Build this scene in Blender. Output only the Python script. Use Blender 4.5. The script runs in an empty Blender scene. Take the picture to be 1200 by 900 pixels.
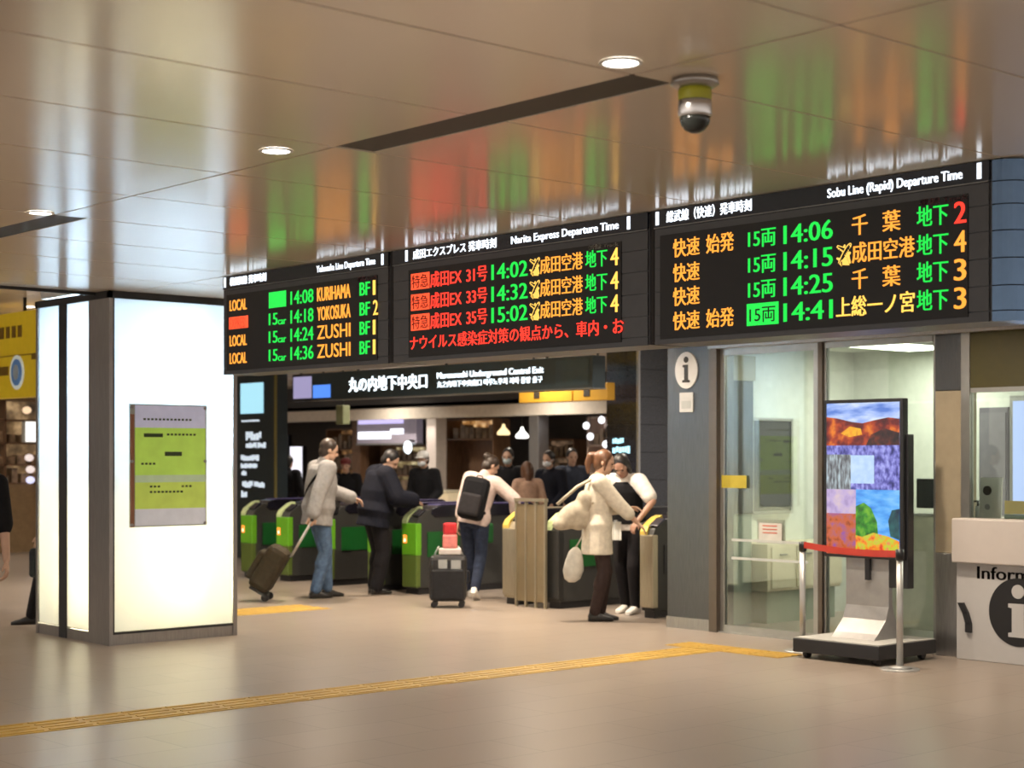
import bpy, bmesh, math, random
from mathutils import Vector, Matrix, Quaternion
random.seed(7)
R = math.radians
sc = bpy.context.scene
col = sc.collection

# ------------------------------------------------------------------ camera
cam_d = bpy.data.cameras.new('camera')
cam = bpy.data.objects.new('camera', cam_d); col.objects.link(cam)
cam.location = (0, 0, 1.55)
cam.rotation_euler = (R(90), 0, R(-41.70))
cam_d.sensor_fit = 'HORIZONTAL'; cam_d.sensor_width = 36.0
cam_d.lens = 36.0 * 1917 / 1200
cam_d.shift_y = 85 / 1200
cam_d.dof.use_dof = True; cam_d.dof.focus_distance = 9.5; cam_d.dof.aperture_fstop = 2.8
cam_d.clip_start = 0.05; cam_d.clip_end = 200
sc.camera = cam

# ------------------------------------------------------------------ view and surroundings
sc.view_settings.view_transform = 'Standard'
sc.view_settings.look = 'None'
sc.view_settings.exposure = 0.0
sc.view_settings.gamma = 1.0
sc.view_settings.use_curve_mapping = False
sc.cycles.sample_clamp_indirect = 6.0
sc.cycles.max_bounces = 8
sc.cycles.transparent_max_bounces = 16
w = bpy.data.worlds.new('World'); sc.world = w; w.use_nodes = True
w.node_tree.nodes['Background'].inputs[0].default_value = (1.0, 0.91, 0.82, 1)
w.node_tree.nodes['Background'].inputs[1].default_value = 1.10
DOWNLIGHT_W = 16.0          # each ceiling downlight
GATE_W = 92.0              # downlights above the gate line

# ------------------------------------------------------------------ materials
MATS = {}
def mat(name, color, rough=0.5, metal=0.0, emit=None, estr=0.0, noise=0.06, nscale=12.0, spec=0.5,
        stretch=None, bump=0.0, coat=0.0):
    if name in MATS: return MATS[name]
    m = bpy.data.materials.new(name); m.use_nodes = True
    nt = m.node_tree; b = nt.nodes['Principled BSDF']
    b.inputs['Roughness'].default_value = rough
    b.inputs['Metallic'].default_value = metal
    b.inputs['Specular IOR Level'].default_value = spec
    b.inputs['Coat Weight'].default_value = coat
    c = tuple(color) + (1,)
    tc = nt.nodes.new('ShaderNodeTexCoord')
    mp = nt.nodes.new('ShaderNodeMapping')
    if stretch: mp.inputs['Scale'].default_value = stretch
    nz = nt.nodes.new('ShaderNodeTexNoise'); nz.inputs['Scale'].default_value = nscale
    nz.inputs['Detail'].default_value = 3
    nt.links.new(tc.outputs['Object'], mp.inputs[0]); nt.links.new(mp.outputs[0], nz.inputs['Vector'])
    rp = nt.nodes.new('ShaderNodeValToRGB')
    rp.color_ramp.elements[0].position = 0.3; rp.color_ramp.elements[1].position = 0.7
    rp.color_ramp.elements[0].color = tuple(max(0, v * (1 - noise)) for v in color) + (1,)
    rp.color_ramp.elements[1].color = tuple(min(1, v * (1 + noise)) for v in color) + (1,)
    nt.links.new(nz.outputs[0], rp.inputs[0]); nt.links.new(rp.outputs[0], b.inputs['Base Color'])
    if bump:
        bp = nt.nodes.new('ShaderNodeBump'); bp.inputs['Strength'].default_value = bump
        nt.links.new(nz.outputs[0], bp.inputs['Height']); nt.links.new(bp.outputs[0], b.inputs['Normal'])
    if emit:
        b.inputs['Emission Color'].default_value = tuple(emit) + (1,)
        b.inputs['Emission Strength'].default_value = estr
    MATS[name] = m
    return m

def glow(name, color, strength):
    return mat(name, tuple(v * 0.3 for v in color), 0.5, emit=color, estr=strength, noise=0.0)

def glass_mat():
    m = bpy.data.materials.new('clear_glass'); m.use_nodes = True
    nt = m.node_tree; nt.nodes.remove(nt.nodes['Principled BSDF'])
    out = nt.nodes['Material Output']
    tr = nt.nodes.new('ShaderNodeBsdfTransparent'); tr.inputs[0].default_value = (0.90, 0.94, 0.91, 1)
    gl = nt.nodes.new('ShaderNodeBsdfGlossy'); gl.inputs['Roughness'].default_value = 0.02
    fr = nt.nodes.new('ShaderNodeFresnel'); fr.inputs[0].default_value = 1.5
    mx = nt.nodes.new('ShaderNodeMixShader')
    nt.links.new(fr.outputs[0], mx.inputs[0]); nt.links.new(tr.outputs[0], mx.inputs[1])
    nt.links.new(gl.outputs[0], mx.inputs[2]); nt.links.new(mx.outputs[0], out.inputs[0])
    MATS['clear_glass'] = m; return m

def opal_mat():
    m = bpy.data.materials.new('opal_light_panel'); m.use_nodes = True
    nt = m.node_tree; nt.nodes.remove(nt.nodes['Principled BSDF'])
    out = nt.nodes['Material Output']
    tl = nt.nodes.new('ShaderNodeBsdfTranslucent')
    df = nt.nodes.new('ShaderNodeBsdfDiffuse'); df.inputs[0].default_value = (0.85, 0.87, 0.88, 1)
    nz = nt.nodes.new('ShaderNodeTexNoise'); nz.inputs['Scale'].default_value = 3
    rp = nt.nodes.new('ShaderNodeValToRGB')
    rp.color_ramp.elements[0].color = (0.86, 0.88, 0.89, 1); rp.color_ramp.elements[1].color = (0.93, 0.93, 0.92, 1)
    nt.links.new(nz.outputs[0], rp.inputs[0]); nt.links.new(rp.outputs[0], tl.inputs[0])
    gl = nt.nodes.new('ShaderNodeBsdfGlossy'); gl.inputs['Roughness'].default_value = 0.15
    m1 = nt.nodes.new('ShaderNodeMixShader'); m1.inputs[0].default_value = 0.3
    nt.links.new(tl.outputs[0], m1.inputs[1]); nt.links.new(df.outputs[0], m1.inputs[2])
    fr = nt.nodes.new('ShaderNodeFresnel'); fr.inputs[0].default_value = 1.4
    m2 = nt.nodes.new('ShaderNodeMixShader')
    nt.links.new(fr.outputs[0], m2.inputs[0]); nt.links.new(m1.outputs[0], m2.inputs[1]); nt.links.new(gl.outputs[0], m2.inputs[2])
    nt.links.new(m2.outputs[0], out.inputs[0])
    MATS['opal_light_panel'] = m; return m

def floor_mat():
    m = bpy.data.materials.new('beige_floor_tile'); m.use_nodes = True
    nt = m.node_tree; b = nt.nodes['Principled BSDF']
    tc = nt.nodes.new('ShaderNodeTexCoord')
    br = nt.nodes.new('ShaderNodeTexBrick'); br.offset = 0.5; br.inputs['Scale'].default_value = 1.0
    br.inputs['Brick Width'].default_value = 0.9; br.inputs['Row Height'].default_value = 0.45
    br.inputs['Mortar Size'].default_value = 0.004
    br.inputs['Color1'].default_value = (0.30, 0.248, 0.205, 1); br.inputs['Color2'].default_value = (0.325, 0.27, 0.225, 1)
    br.inputs['Mortar'].default_value = (0.20, 0.165, 0.135, 1)
    nz = nt.nodes.new('ShaderNodeTexNoise'); nz.inputs['Scale'].default_value = 1.3; nz.inputs['Detail'].default_value = 6
    mx = nt.nodes.new('ShaderNodeMix'); mx.data_type = 'RGBA'; mx.blend_type = 'MULTIPLY'; mx.inputs[0].default_value = 0.35
    rp = nt.nodes.new('ShaderNodeValToRGB'); rp.color_ramp.elements[0].color = (0.7, 0.68, 0.66, 1); rp.color_ramp.elements[1].color = (1, 1, 1, 1)
    nt.links.new(tc.outputs['Object'], br.inputs['Vector']); nt.links.new(tc.outputs['Object'], nz.inputs['Vector'])
    nt.links.new(nz.outputs[0], rp.inputs[0])
    nt.links.new(br.outputs[0], mx.inputs[6]); nt.links.new(rp.outputs[0], mx.inputs[7]); nt.links.new(mx.outputs[2], b.inputs['Base Color'])
    b.inputs['Roughness'].default_value = 0.30
    b.inputs['Specular IOR Level'].default_value = 0.5
    return m

M = lambda k: MATS[k]
glass_mat(); opal_mat()
FLOOR = floor_mat()
STEEL = mat('brushed_steel', (0.36, 0.35, 0.34), 0.34, 0.9, stretch=(40, 40, 1.2), nscale=6, noise=0.15)
DSTEEL = mat('dark_brushed_steel', (0.11, 0.115, 0.12), 0.40, 0.8, stretch=(40, 40, 1.2), nscale=6, noise=0.15)
BLACK = mat('black_plastic', (0.012, 0.012, 0.014), 0.35)
MATTEBLACK = mat('matt_black_metal', (0.02, 0.02, 0.022), 0.6)
BEZEL = mat('board_charcoal_metal', (0.085, 0.09, 0.10), 0.35, 0.2)
LEDBLACK = mat('led_panel_black', (0.008, 0.008, 0.010), 0.45)
CEIL = mat('gloss_cream_ceiling_panel', (0.87, 0.755, 0.615), 0.17, noise=0.02, nscale=0.7, spec=1.0)
CEILGAP = mat('dark_ceiling_void', (0.05, 0.042, 0.035), 0.8)
SLOT = mat('dark_brown_slot', (0.035, 0.026, 0.02), 0.6)
WHITEPAINT = mat('white_painted_panel', (0.72, 0.70, 0.66), 0.5)
OFFWHITE = mat('office_wall_paint', (0.60, 0.63, 0.58), 0.6)
CREAM = mat('cream_laminate', (0.66, 0.60, 0.44), 0.5)
BEIGEPANEL = mat('beige_laminate', (0.31, 0.26, 0.18), 0.45)
PINKWHITE = mat('counter_laminate', (0.58, 0.53, 0.495), 0.4, noise=0.015)
GREYWHITE = mat('counter_front_panel', (0.52, 0.51, 0.505), 0.5, noise=0.015)
YELLOWT = mat('yellow_tactile_tile', (0.46, 0.29, 0.05), 0.5, nscale=4, noise=0.15)
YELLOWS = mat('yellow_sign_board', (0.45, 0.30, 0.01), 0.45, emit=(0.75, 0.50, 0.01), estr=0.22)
AMBER = mat('amber_sign_board', (0.42, 0.22, 0.02), 0.45, emit=(0.8, 0.36, 0.02), estr=0.22)
SIGNNAVY = mat('dark_navy_sign_face', (0.018, 0.034, 0.044), 0.4)
WHITEGLOW = glow('white_lit_lettering', (0.85, 0.95, 1.0), 2.2)
TITLEGLOW = glow('board_title_lettering', (0.85, 0.92, 1.0), 1.7)
LAMPGLOW = glow('downlight_lens', (1.0, 0.95, 0.85), 14.0)
LED_O = glow('amber_led', (0.90, 0.36, 0.05), 1.3)
LED_Y = glow('yellow_led', (0.95, 0.58, 0.11), 1.3)
LED_G = glow('green_led', (0.02, 0.60, 0.07), 1.3)
LED_R = glow('red_led', (0.95, 0.05, 0.03), 1.5)
LED_GD = glow('green_led_block', (0.015, 0.70, 0.07), 1.3)
LED_RB = glow('red_led_block', (0.95, 0.09, 0.03), 1.4)
DARKBROWNTXT = mat('dark_brown_print', (0.03, 0.02, 0.012), 0.6)
BLACKPRINT = mat('black_print', (0.012, 0.012, 0.014), 0.6)

# ------------------------------------------------------------------ mesh builder and scene helpers
def local_matrix(o):
    return Matrix.Translation(o.location) @ o.rotation_euler.to_matrix().to_4x4()
def world_of(o):
    m = local_matrix(o)
    while o.parent: o = o.parent; m = local_matrix(o) @ m
    return m

class MB:
    def __init__(s): s.v = []; s.f = []; s.mi = []; s.cur = 0; s.sm = []; s.smooth = False
    def add(s, verts, faces, smooth=None):
        n = len(s.v); s.v += [Vector(p) for p in verts]
        for f in faces: s.f.append([i + n for i in f]); s.mi.append(s.cur); s.sm.append(s.smooth if smooth is None else smooth)
        return s
    def box(s, x0, x1, y0, y1, z0, z1):
        if x0 > x1: x0, x1 = x1, x0
        if y0 > y1: y0, y1 = y1, y0
        if z0 > z1: z0, z1 = z1, z0
        v = [(x, y, z) for z in (z0, z1) for y in (y0, y1) for x in (x0, x1)]
        return s.add(v, [(0, 2, 3, 1), (4, 5, 7, 6), (0, 1, 5, 4), (2, 6, 7, 3), (0, 4, 6, 2), (1, 3, 7, 5)])
    def obox(s, c, ax, ay, az):
        c, ax, ay, az = Vector(c), Vector(ax), Vector(ay), Vector(az)
        v = [c + ax * i + ay * j + az * k for k in (-1, 1) for j in (-1, 1) for i in (-1, 1)]
        return s.add(v, [(0, 2, 3, 1), (4, 5, 7, 6), (0, 1, 5, 4), (2, 6, 7, 3), (0, 4, 6, 2), (1, 3, 7, 5)])
    def loft(s, rings, cap=True, smooth=True):
        n = len(rings[0]); v = [p for r in rings for p in r]; f = []
        for k in range(len(rings) - 1):
            for i in range(n):
                j = (i + 1) % n
                f.append((k * n + i, k * n + j, (k + 1) * n + j, (k + 1) * n + i))
        s.add(v, f, smooth)
        if cap:
            b = len(s.v) - len(v)
            s.f.append([b + i for i in reversed(range(n))]); s.mi.append(s.cur); s.sm.append(False)
            s.f.append([b + (len(rings) - 1) * n + i for i in range(n)]); s.mi.append(s.cur); s.sm.append(False)
        return s
    def cone(s, p0, p1, r0, r1, n=16, cap=True):
        p0, p1 = Vector(p0), Vector(p1); d = (p1 - p0).normalized()
        a = d.orthogonal().normalized(); b = d.cross(a)
        ring = lambda c, r: [c + (a * math.cos(2 * math.pi * i / n) + b * math.sin(2 * math.pi * i / n)) * r for i in range(n)]
        return s.loft([ring(p0, r0), ring(p1, r1)], cap)
    def tube(s, pts, r, n=8):
        pts = [Vector(p) for p in pts]
        rs = r if isinstance(r, (list, tuple)) else [r] * len(pts)
        rings = []; a = None
        for i, p in enumerate(pts):
            d = (pts[min(i + 1, len(pts) - 1)] - pts[max(i - 1, 0)]).normalized()
            a = d.orthogonal().normalized() if a is None else (a - d * a.dot(d)).normalized()
            b = d.cross(a)
            rings.append([p + (a * math.cos(2 * math.pi * k / n) + b * math.sin(2 * math.pi * k / n)) * rs[i] for k in range(n)])
        return s.loft(rings)
    def ell(s, c, rx, ry, rz, rot=None, nu=16, nv=10):
        c = Vector(c); v = []; f = []
        rot = rot or Matrix.Identity(3)
        for j in range(1, nv):
            t = math.pi * j / nv
            for i in range(nu):
                p = 2 * math.pi * i / nu
                v.append(c + rot @ Vector((rx * math.sin(t) * math.cos(p), ry * math.sin(t) * math.sin(p), rz * math.cos(t))))
        top = len(v); v.append(c + rot @ Vector((0, 0, rz))); v.append(c + rot @ Vector((0, 0, -rz)))
        for j in range(nv - 2):
            for i in range(nu):
                k = (i + 1) % nu
                f.append((j * nu + i, (j + 1) * nu + i, (j + 1) * nu + k, j * nu + k))
        for i in range(nu):
            k = (i + 1) % nu
            f.append((top, i, k)); f.append((top + 1, (nv - 2) * nu + k, (nv - 2) * nu + i))
        return s.add(v, f, True)
    def prism(s, pts, axis, lo, hi):
        """pts 2-D outline in the two other axes (x,z for axis y; y,z for axis x; x,y for axis z)."""
        def P(p, t):
            return {'x': (t, p[0], p[1]), 'y': (p[0], t, p[1]), 'z': (p[0], p[1], t)}[axis]
        n = len(pts); v = [P(p, lo) for p in pts] + [P(p, hi) for p in pts]
        f = [(i, (i + 1) % n, n + (i + 1) % n, n + i) for i in range(n)] + [list(reversed(range(n))), [n + i for i in range(n)]]
        return s.add(v, f)
    def mesh(s, name, mats):
        me = bpy.data.meshes.new(name)
        me.from_pydata([tuple(p) for p in s.v], [], s.f)
        for m in (mats if isinstance(mats, (list, tuple)) else [mats]): me.materials.append(m)
        for p, mi, sm in zip(me.polygons, s.mi, s.sm): p.material_index = mi; p.use_smooth = sm
        bm = bmesh.new(); bm.from_mesh(me); bmesh.ops.recalc_face_normals(bm, faces=bm.faces); bm.to_mesh(me); bm.free()
        return me
    def build(s, name, mats, parent=None, origin=None, bevel=0.0):
        """verts are in world space; the object's own space is the parent's, or sits at origin."""
        if parent is not None:
            inv = world_of(parent).inverted(); s.v = [inv @ p for p in s.v]
        elif origin is not None:
            s.v = [p - Vector(origin) for p in s.v]
        o = bpy.data.objects.new(name, s.mesh(name, mats)); col.objects.link(o)
        if parent is not None: o.parent = parent
        elif origin is not None: o.location = origin
        if bevel:
            bv = o.modifiers.new('bevel', 'BEVEL'); bv.width = bevel; bv.segments = 2; bv.limit_method = 'ANGLE'
        return o

def tag(o, label, cat, group=None, kind=None):
    o['label'] = label; o['category'] = cat
    if group: o['group'] = group
    if kind: o['kind'] = kind
    return o
def thing(name, label, cat, loc, rotz=0.0, group=None):
    o = bpy.data.objects.new(name, None); col.objects.link(o); o.empty_display_size = 0.1
    o.location = loc; o.rotation_euler = (0, 0, rotz)
    return tag(o, label, cat, group)
def struct(o):
    o['kind'] = 'structure'; return o
def dup(root, loc, rotz=None, label=None):
    def cp(o, p):
        c = o.copy(); col.objects.link(c)
        if p is not None: c.parent = p
        for ch in [x for x in bpy.data.objects if x.parent == o and x != c and x.name in KIDS.get(o.name, ())]: cp(ch, c)
        return c
    KIDS = {}
    for x in list(bpy.data.objects):
        if x.parent: KIDS.setdefault(x.parent.name, set()).add(x.name)
    r = cp(root, None); r.location = loc
    if rotz is not None: r.rotation_euler = (0, 0, rotz)
    if label: r['label'] = label
    return r
def lamp(name, kind, loc, power, color, parent=None, size=0.1, sy=None, rot=(0, 0, 0), spread=None):
    l = bpy.data.lights.new(name, kind); l.energy = power; l.color = color
    if kind == 'AREA':
        l.shape = 'RECTANGLE' if sy else 'DISK'; l.size = size
        if sy: l.size_y = sy
        if spread: l.spread = spread
    o = bpy.data.objects.new(name, l); col.objects.link(o); o.rotation_euler = rot
    if parent is not None:
        o.parent = parent; o.location = world_of(parent).inverted() @ Vector(loc)
    else: o.location = loc
    return o

def text(name, body, m, parent, at, right, up, height, width=None, align='L', bold=0.0, depth=0.003, cjk=True, center=True):
    """lettering as solid mesh; at = left (or centre/right) end, mid-height; height = nominal glyph height."""
    cu = bpy.data.curves.new('glyphs', 'FONT'); cu.body = body; cu.resolution_u = 3
    t = bpy.data.objects.new('glyphs', cu); col.objects.link(t)
    me = bpy.data.meshes.new_from_object(t.evaluated_get(bpy.context.evaluated_depsgraph_get()))
    bpy.data.objects.remove(t); bpy.data.curves.remove(cu)
    nom, mid = (0.92, 0.38) if cjk else (0.73, 0.365)
    sy = height / nom
    xs = [v.co.x for v in me.vertices]; x0, x1 = min(xs), max(xs)
    sx = width / (x1 - x0) if width else sy
    off = {'L': 0, 'C': -(x1 - x0) * sx / 2, 'R': -(x1 - x0) * sx}[align]
    right, up, at = Vector(right).normalized(), Vector(up).normalized(), Vector(at)
    nrm = right.cross(up)
    bm = bmesh.new(); bm.from_mesh(me)
    if bold:                                   # heavier strokes: the same outline laid twice more, a hair to each side
        for dx, dy in ((bold, 0.0), (-bold, 0.0)):
            cp = bmesh.ops.duplicate(bm, geom=list(bm.verts)[:len(me.vertices)] + list(bm.edges)[:len(me.edges)] + list(bm.faces)[:len(me.polygons)])
            for v in [e for e in cp['geom'] if isinstance(e, bmesh.types.BMVert)]: v.co.x += dx; v.co.y += dy
            bm.verts.index_update()
    ext = bmesh.ops.extrude_face_region(bm, geom=list(bm.faces))
    for v in [e for e in ext['geom'] if isinstance(e, bmesh.types.BMVert)]: v.co.z = 1.0
    inv = world_of(parent).inverted() if parent is not None else Matrix.Identity(4)
    for v in bm.verts:
        p = at + right * (off + (v.co.x - x0) * sx) + up * ((v.co.y - mid) * sy) + nrm * (depth * v.co.z)
        v.co = inv @ p
    bmesh.ops.recalc_face_normals(bm, faces=bm.faces)
    bm.to_mesh(me); bm.free(); me.materials.clear(); me.materials.append(m); me.name = name
    o = bpy.data.objects.new(name, me); col.objects.link(o)
    if parent is not None: o.parent = parent
    return o
# ================================================================== SETTING
struct(MB().box(-8, 24, -7, 36, -0.12, 0.0).build('floor', FLOOR, origin=(0, 0, 0)))
CZ = 2.91
# ceiling: glossy panels with open joints under a dark void
def ceil_panels(name, xs, ys, z):
    mb = MB()
    for x0, x1 in zip(xs, xs[1:]):
        for y0, y1 in zip(ys, ys[1:]):
            g = 0.0065
            X0, X1, Y0, Y1 = x0 + g, x1 - g, y0 + g, y1 - g
            if name == 'ceiling' and abs(x0 - 4.2) < 1e-6:
                k = round((y0 - 4.07) / 0.905)
                if k % 5 in (0, 1) : X0 += 0.20      # the open slot beside the seam
            mb.box(X0, X1, Y0, Y1, z, z + 0.02)
    mb.cur = 1
    mb.box(xs[0], xs[-1], ys[0], ys[-1], z + 0.10, z + 0.14)
    return struct(mb.build(name, [CEIL, CEILGAP], origin=(xs[0], ys[0], z)))
ysA = [4.07 + 0.905 * k for k in range(-12, 10)] + [12.46]
ceil_panels('ceiling', [-5.4, -3.0, -0.6, 1.8, 4.2, 6.6, 9.0, 11.4], ysA, CZ)
ceil_panels('ceiling_gate_hall', [11.4, 13.8, 16.2, 18.6], [12.46 - 0.905 * k for k in range(3, 0, -1)] + [12.46 + 0.905 * k for k in range(0, 23)], CZ)
ceil_panels('ceiling_upper', [-5.4, -2.4, 0.6, 3.6, 6.6, 9.0, 11.4], [12.5 + 2.1 * k for k in range(0, 8)], 3.30)
sl = MB()
for k in range(-12, 10):
    if k % 5 in (0, 1): sl.box(4.20, 4.405, 4.07 + 0.905 * k + (0.01 if k % 5 == 0 else 0), 4.07 + 0.905 * (k + 1) - (0.01 if k % 5 == 1 else 0), CZ + 0.004, CZ + 0.06)
struct(sl.build('ceiling_slot', SLOT, origin=(4.25, 5, CZ)))
struct(MB().box(6.47, 7.63, 12.53, 13.49, 2.93, 3.30).build('wall_pillar_head', WHITEPAINT, origin=(7, 13, 2.93)))
struct(MB().box(-5.4, 11.4, 12.44, 12.52, 2.915, 3.44).build('trim_1', WHITEPAINT, origin=(3, 12.46, 2.9)))
struct(MB().box(11.36, 11.44, 12.52, 29, 2.90, 3.44).build('trim_2', WHITEPAINT, origin=(11.4, 20, 2.9)))
struct(MB().box(-5.4, 11.4, 12.405, 12.44, 2.885, 2.912).build('trim_3', MATTEBLACK, origin=(3, 12.42, 2.89)))

# far shops' front: dark fascia, white lintel, and the walls they stand in
LINTEL = mat('cream_lintel', (0.66, 0.59, 0.50), 0.5)
SHOPDARK = mat('dark_shop_interior', (0.09, 0.075, 0.065), 0.6)
struct(MB().box(18.5, 18.62, 9.0, 33, 2.44, 3.05).build('trim_4', mat('dark_bronze_fascia', (0.03, 0.024, 0.02), 0.5), origin=(18.5, 20, 2.44)))
struct(MB().box(18.42, 18.62, 9.0, 33, 2.24, 2.44).build('trim_5', LINTEL, origin=(18.5, 20, 2.25)))
struct(MB().box(20.6, 20.75, 9.0, 35, 0, 3.2).build('wall_back', SHOPDARK, origin=(20.6, 20, 0)))
struct(MB().box(18.5, 20.6, 9.0, 33, 2.46, 2.52).build('ceiling_shop', SHOPDARK, origin=(19.5, 20, 2.46)))
struct(MB().box(-5.4, 13.2, 27.2, 27.4, 0, 3.5).build('wall_left', mat('brown_wall', (0.20, 0.14, 0.09), 0.6), origin=(5, 27.2, 0)))
struct(MB().box(13.4, 20.6, 33.0, 33.2, 0, 3.2).build('wall_end', SHOPDARK, origin=(17, 33, 0)))

# ---------------------------------------------------------------- information office (walls, door, windows)
FX = 10.98
OFFCEIL = mat('office_ceiling', (0.66, 0.67, 0.60), 0.6)
struct(MB().box(FX + 0.31, 15.0, 10.06, 10.16, 0, CZ).build('wall_office_left', OFFWHITE, origin=(12, 10.1, 0)))
struct(MB().box(13.6, 13.7, 2.6, 10.06, 0, CZ).build('wall_office_back', OFFWHITE, origin=(13.6, 6, 0)))
struct(MB().box(FX + 0.1, 13.6, 2.6, 10.06, 2.60, 2.66).build('ceiling_office', OFFCEIL, origin=(12, 6, 2.6)))
# header above door and windows
hd = MB().box(FX - 0.05, FX + 0.12, 2.6, 9.65, 2.50, CZ); hd.box(FX - 0.07, FX - 0.05, 2.6, 9.65, 2.50, 2.53)
struct(hd.build('trim_6', STEEL, origin=(FX, 6, 2.5), bevel=0.004))
# steel corner column with the round sign
cl = MB().box(FX - 0.02, FX + 0.30, 9.655, 10.18, 0, CZ)
struct(cl.build('wall_steel_corner', DSTEEL, origin=(FX, 9.9, 0), bevel=0.012))
struct(MB().box(FX - 0.03, FX - 0.015, 9.64, 10.18, 0, 0.10).build('baseboard_corner', STEEL, origin=(FX, 9.9, 0)))
# sliding door: jamb, leaf, glass
BRONZE = mat('bronze_frame', (0.14, 0.115, 0.095), 0.4, 0.7)
ALU = mat('aluminium_frame', (0.42, 0.42, 0.40), 0.35, 0.8)
struct(MB().box(FX - 0.05, FX + 0.10, 9.56, 9.65, 0, 2.5).build('trim_7', BRONZE, origin=(FX, 9.6, 0)))
dr = bpy.data.objects.new('door_1', None); col.objects.link(dr); dr.location = (FX + 0.02, 9.03, 0); struct(dr)
f = MB(); f.box(FX, FX + 0.04, 9.51, 9.56, 0.0, 2.5); f.box(FX, FX + 0.04, 8.477, 8.535, 0, 2.5)
f.box(FX, FX + 0.04, 8.535, 9.51, 2.44, 2.5); f.box(FX, FX + 0.04, 8.535, 9.51, 0.0, 0.07)
f.build('door_frame', ALU, dr)
MB().box(FX + 0.014, FX + 0.022, 8.535, 9.51, 0.07, 2.44).build('glass_pane', M('clear_glass'), dr)
FROST = mat('frosted_safety_strip', (0.50, 0.53, 0.51), 0.7)
for z in (0.82, 0.66): MB().box(FX + 0.010, FX + 0.0135, 8.60, 9.44, z - 0.011, z + 0.011).build('safety_strip', FROST, dr)
struct(MB().box(FX - 0.03, FX + 0.06, 8.50, 9.56, 0.0, 0.012).build('trim_8', ALU, origin=(FX, 9, 0)))
struct(MB().box(FX - 0.02, FX + 0.08, 8.43, 8.475, 0, 2.5).build('trim_9', BRONZE, origin=(FX, 8.45, 0)))
# fixed window beside the door
wn = bpy.data.objects.new('window_1', None); col.objects.link(wn); wn.location = (FX, 7.87, 0); struct(wn)
f = MB(); f.box(FX, FX + 0.05, 7.337, 7.365, 0, 2.5); f.box(FX, FX + 0.05, 8.405, 8.428, 0, 2.5); f.box(FX, FX + 0.05, 7.375, 8.405, 2.45, 2.5); f.box(FX, FX + 0.05, 7.375, 8.405, 0, 0.06)
f.build('window_frame', ALU, wn)
MB().box(FX + 0.02, FX + 0.028, 7.365, 8.405, 0.06, 2.45).build('glass_pane', M('clear_glass'), wn)
# column between window and counter: dark steel above, beige below
cm = MB(); cm.box(FX - 0.02, FX + 0.2, 7.105, 7.335, 0.80, 2.06); cm.cur = 1; cm.box(FX - 0.025, FX + 0.2, 7.105, 7.335, 2.06, CZ)
cm.cur = 2; cm.box(FX - 0.02, FX + 0.2, 7.105, 7.335, 0, 0.80)
struct(cm.build('wall_pier', [BEIGEPANEL, DSTEEL, STEEL], origin=(FX, 7.2, 0), bevel=0.006))
# counter window and its signboard
wn = bpy.data.objects.new('window_2', None); col.objects.link(wn); wn.location = (FX, 5.0, 1.06); struct(wn)
f = MB(); f.box(FX - 0.02, FX + 0.04, 7.03, 7.105, 1.08, 2.5); f.box(FX - 0.01, FX + 0.04, 2.6, 7.03, 2.04, 2.075); f.box(FX, FX + 0.03, 5.5, 5.54, 1.08, 2.04)
f.build('window_frame', ALU, wn)
MB().box(FX + 0.008, FX + 0.016, 2.6, 7.03, 1.08, 2.04).build('glass_pane', M('clear_glass'), wn)
OLIVE = mat('olive_sign_band', (0.062, 0.053, 0.008), 0.5)
struct(MB().box(FX - 0.01, FX + 0.05, 2.6, 7.03, 2.075, 2.5).build('trim_10', OLIVE, origin=(FX, 5, 2.08)))
# counter: ledge and lower front
ct = thing('information_counter', 'pale information counter with a black letter i disc on its front, at the right edge', 'counter', (10.9, 5.0, 0))
MB().box(FX - 0.16, FX + 0.35, 2.6, 7.10, 0.74, 1.08).build('counter_ledge', PINKWHITE, ct, bevel=0.012)
MB().box(FX - 0.09, FX + 0.30, 2.6, 7.10, 0.0, 0.735).build('front_panel', GREYWHITE, ct, bevel=0.006)
def disc(name, m, parent, x, y, z, r, t=0.006, rz=None, n=48):
    rz = rz or r
    MB().prism([(y + r * math.cos(2 * math.pi * i / n), z + rz * math.sin(2 * math.pi * i / n)) for i in range(n)], 'x', x - t, x).build(name, m, parent)
cx = FX - 0.09
disc('black_disc', BLACKPRINT, ct, cx, 6.57, 0.39, 0.245, 0.004, 0.255)
ii = MB()
def dsc(mb, x, y, z, r, t, n=32): mb.prism([(y + r * math.cos(2 * math.pi * i / n), z + r * math.sin(2 * math.pi * i / n)) for i in range(n)], 'x', x - t, x)
dsc(ii, cx - 0.004, 6.57, 0.545, 0.052, 0.003)
ii.prism([(6.65, 0.455), (6.65, 0.425), (6.62, 0.42), (6.62, 0.24), (6.65, 0.235), (6.65, 0.205), (6.49, 0.205), (6.49, 0.235), (6.52, 0.24), (6.52, 0.455)], 'x', cx - 0.007, cx - 0.004)
ii.build('letter_i', GREYWHITE, ct)
text('information_lettering', 'Information', BLACKPRINT, ct, (cx, 6.915, 0.675), (0, -1, 0), (0, 0, 1), 0.10, width=0.78, cjk=False, bold=0.02)
pts = [(7.05, 0.43), (7.01, 0.36), (6.985, 0.28), (6.985, 0.215)]
hm = MB()
for a_, b_ in zip(pts, pts[1:]):
    hm.obox(((cx - 0.012), (a_[0] + b_[0]) / 2, (a_[1] + b_[1]) / 2), (0.012, 0, 0), (0, 0.024, 0), (0, (b_[0] - a_[0]) * 0.55, (b_[1] - a_[1]) * 0.55))
hm.build('pull_handle', BLACK, ct)
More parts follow.
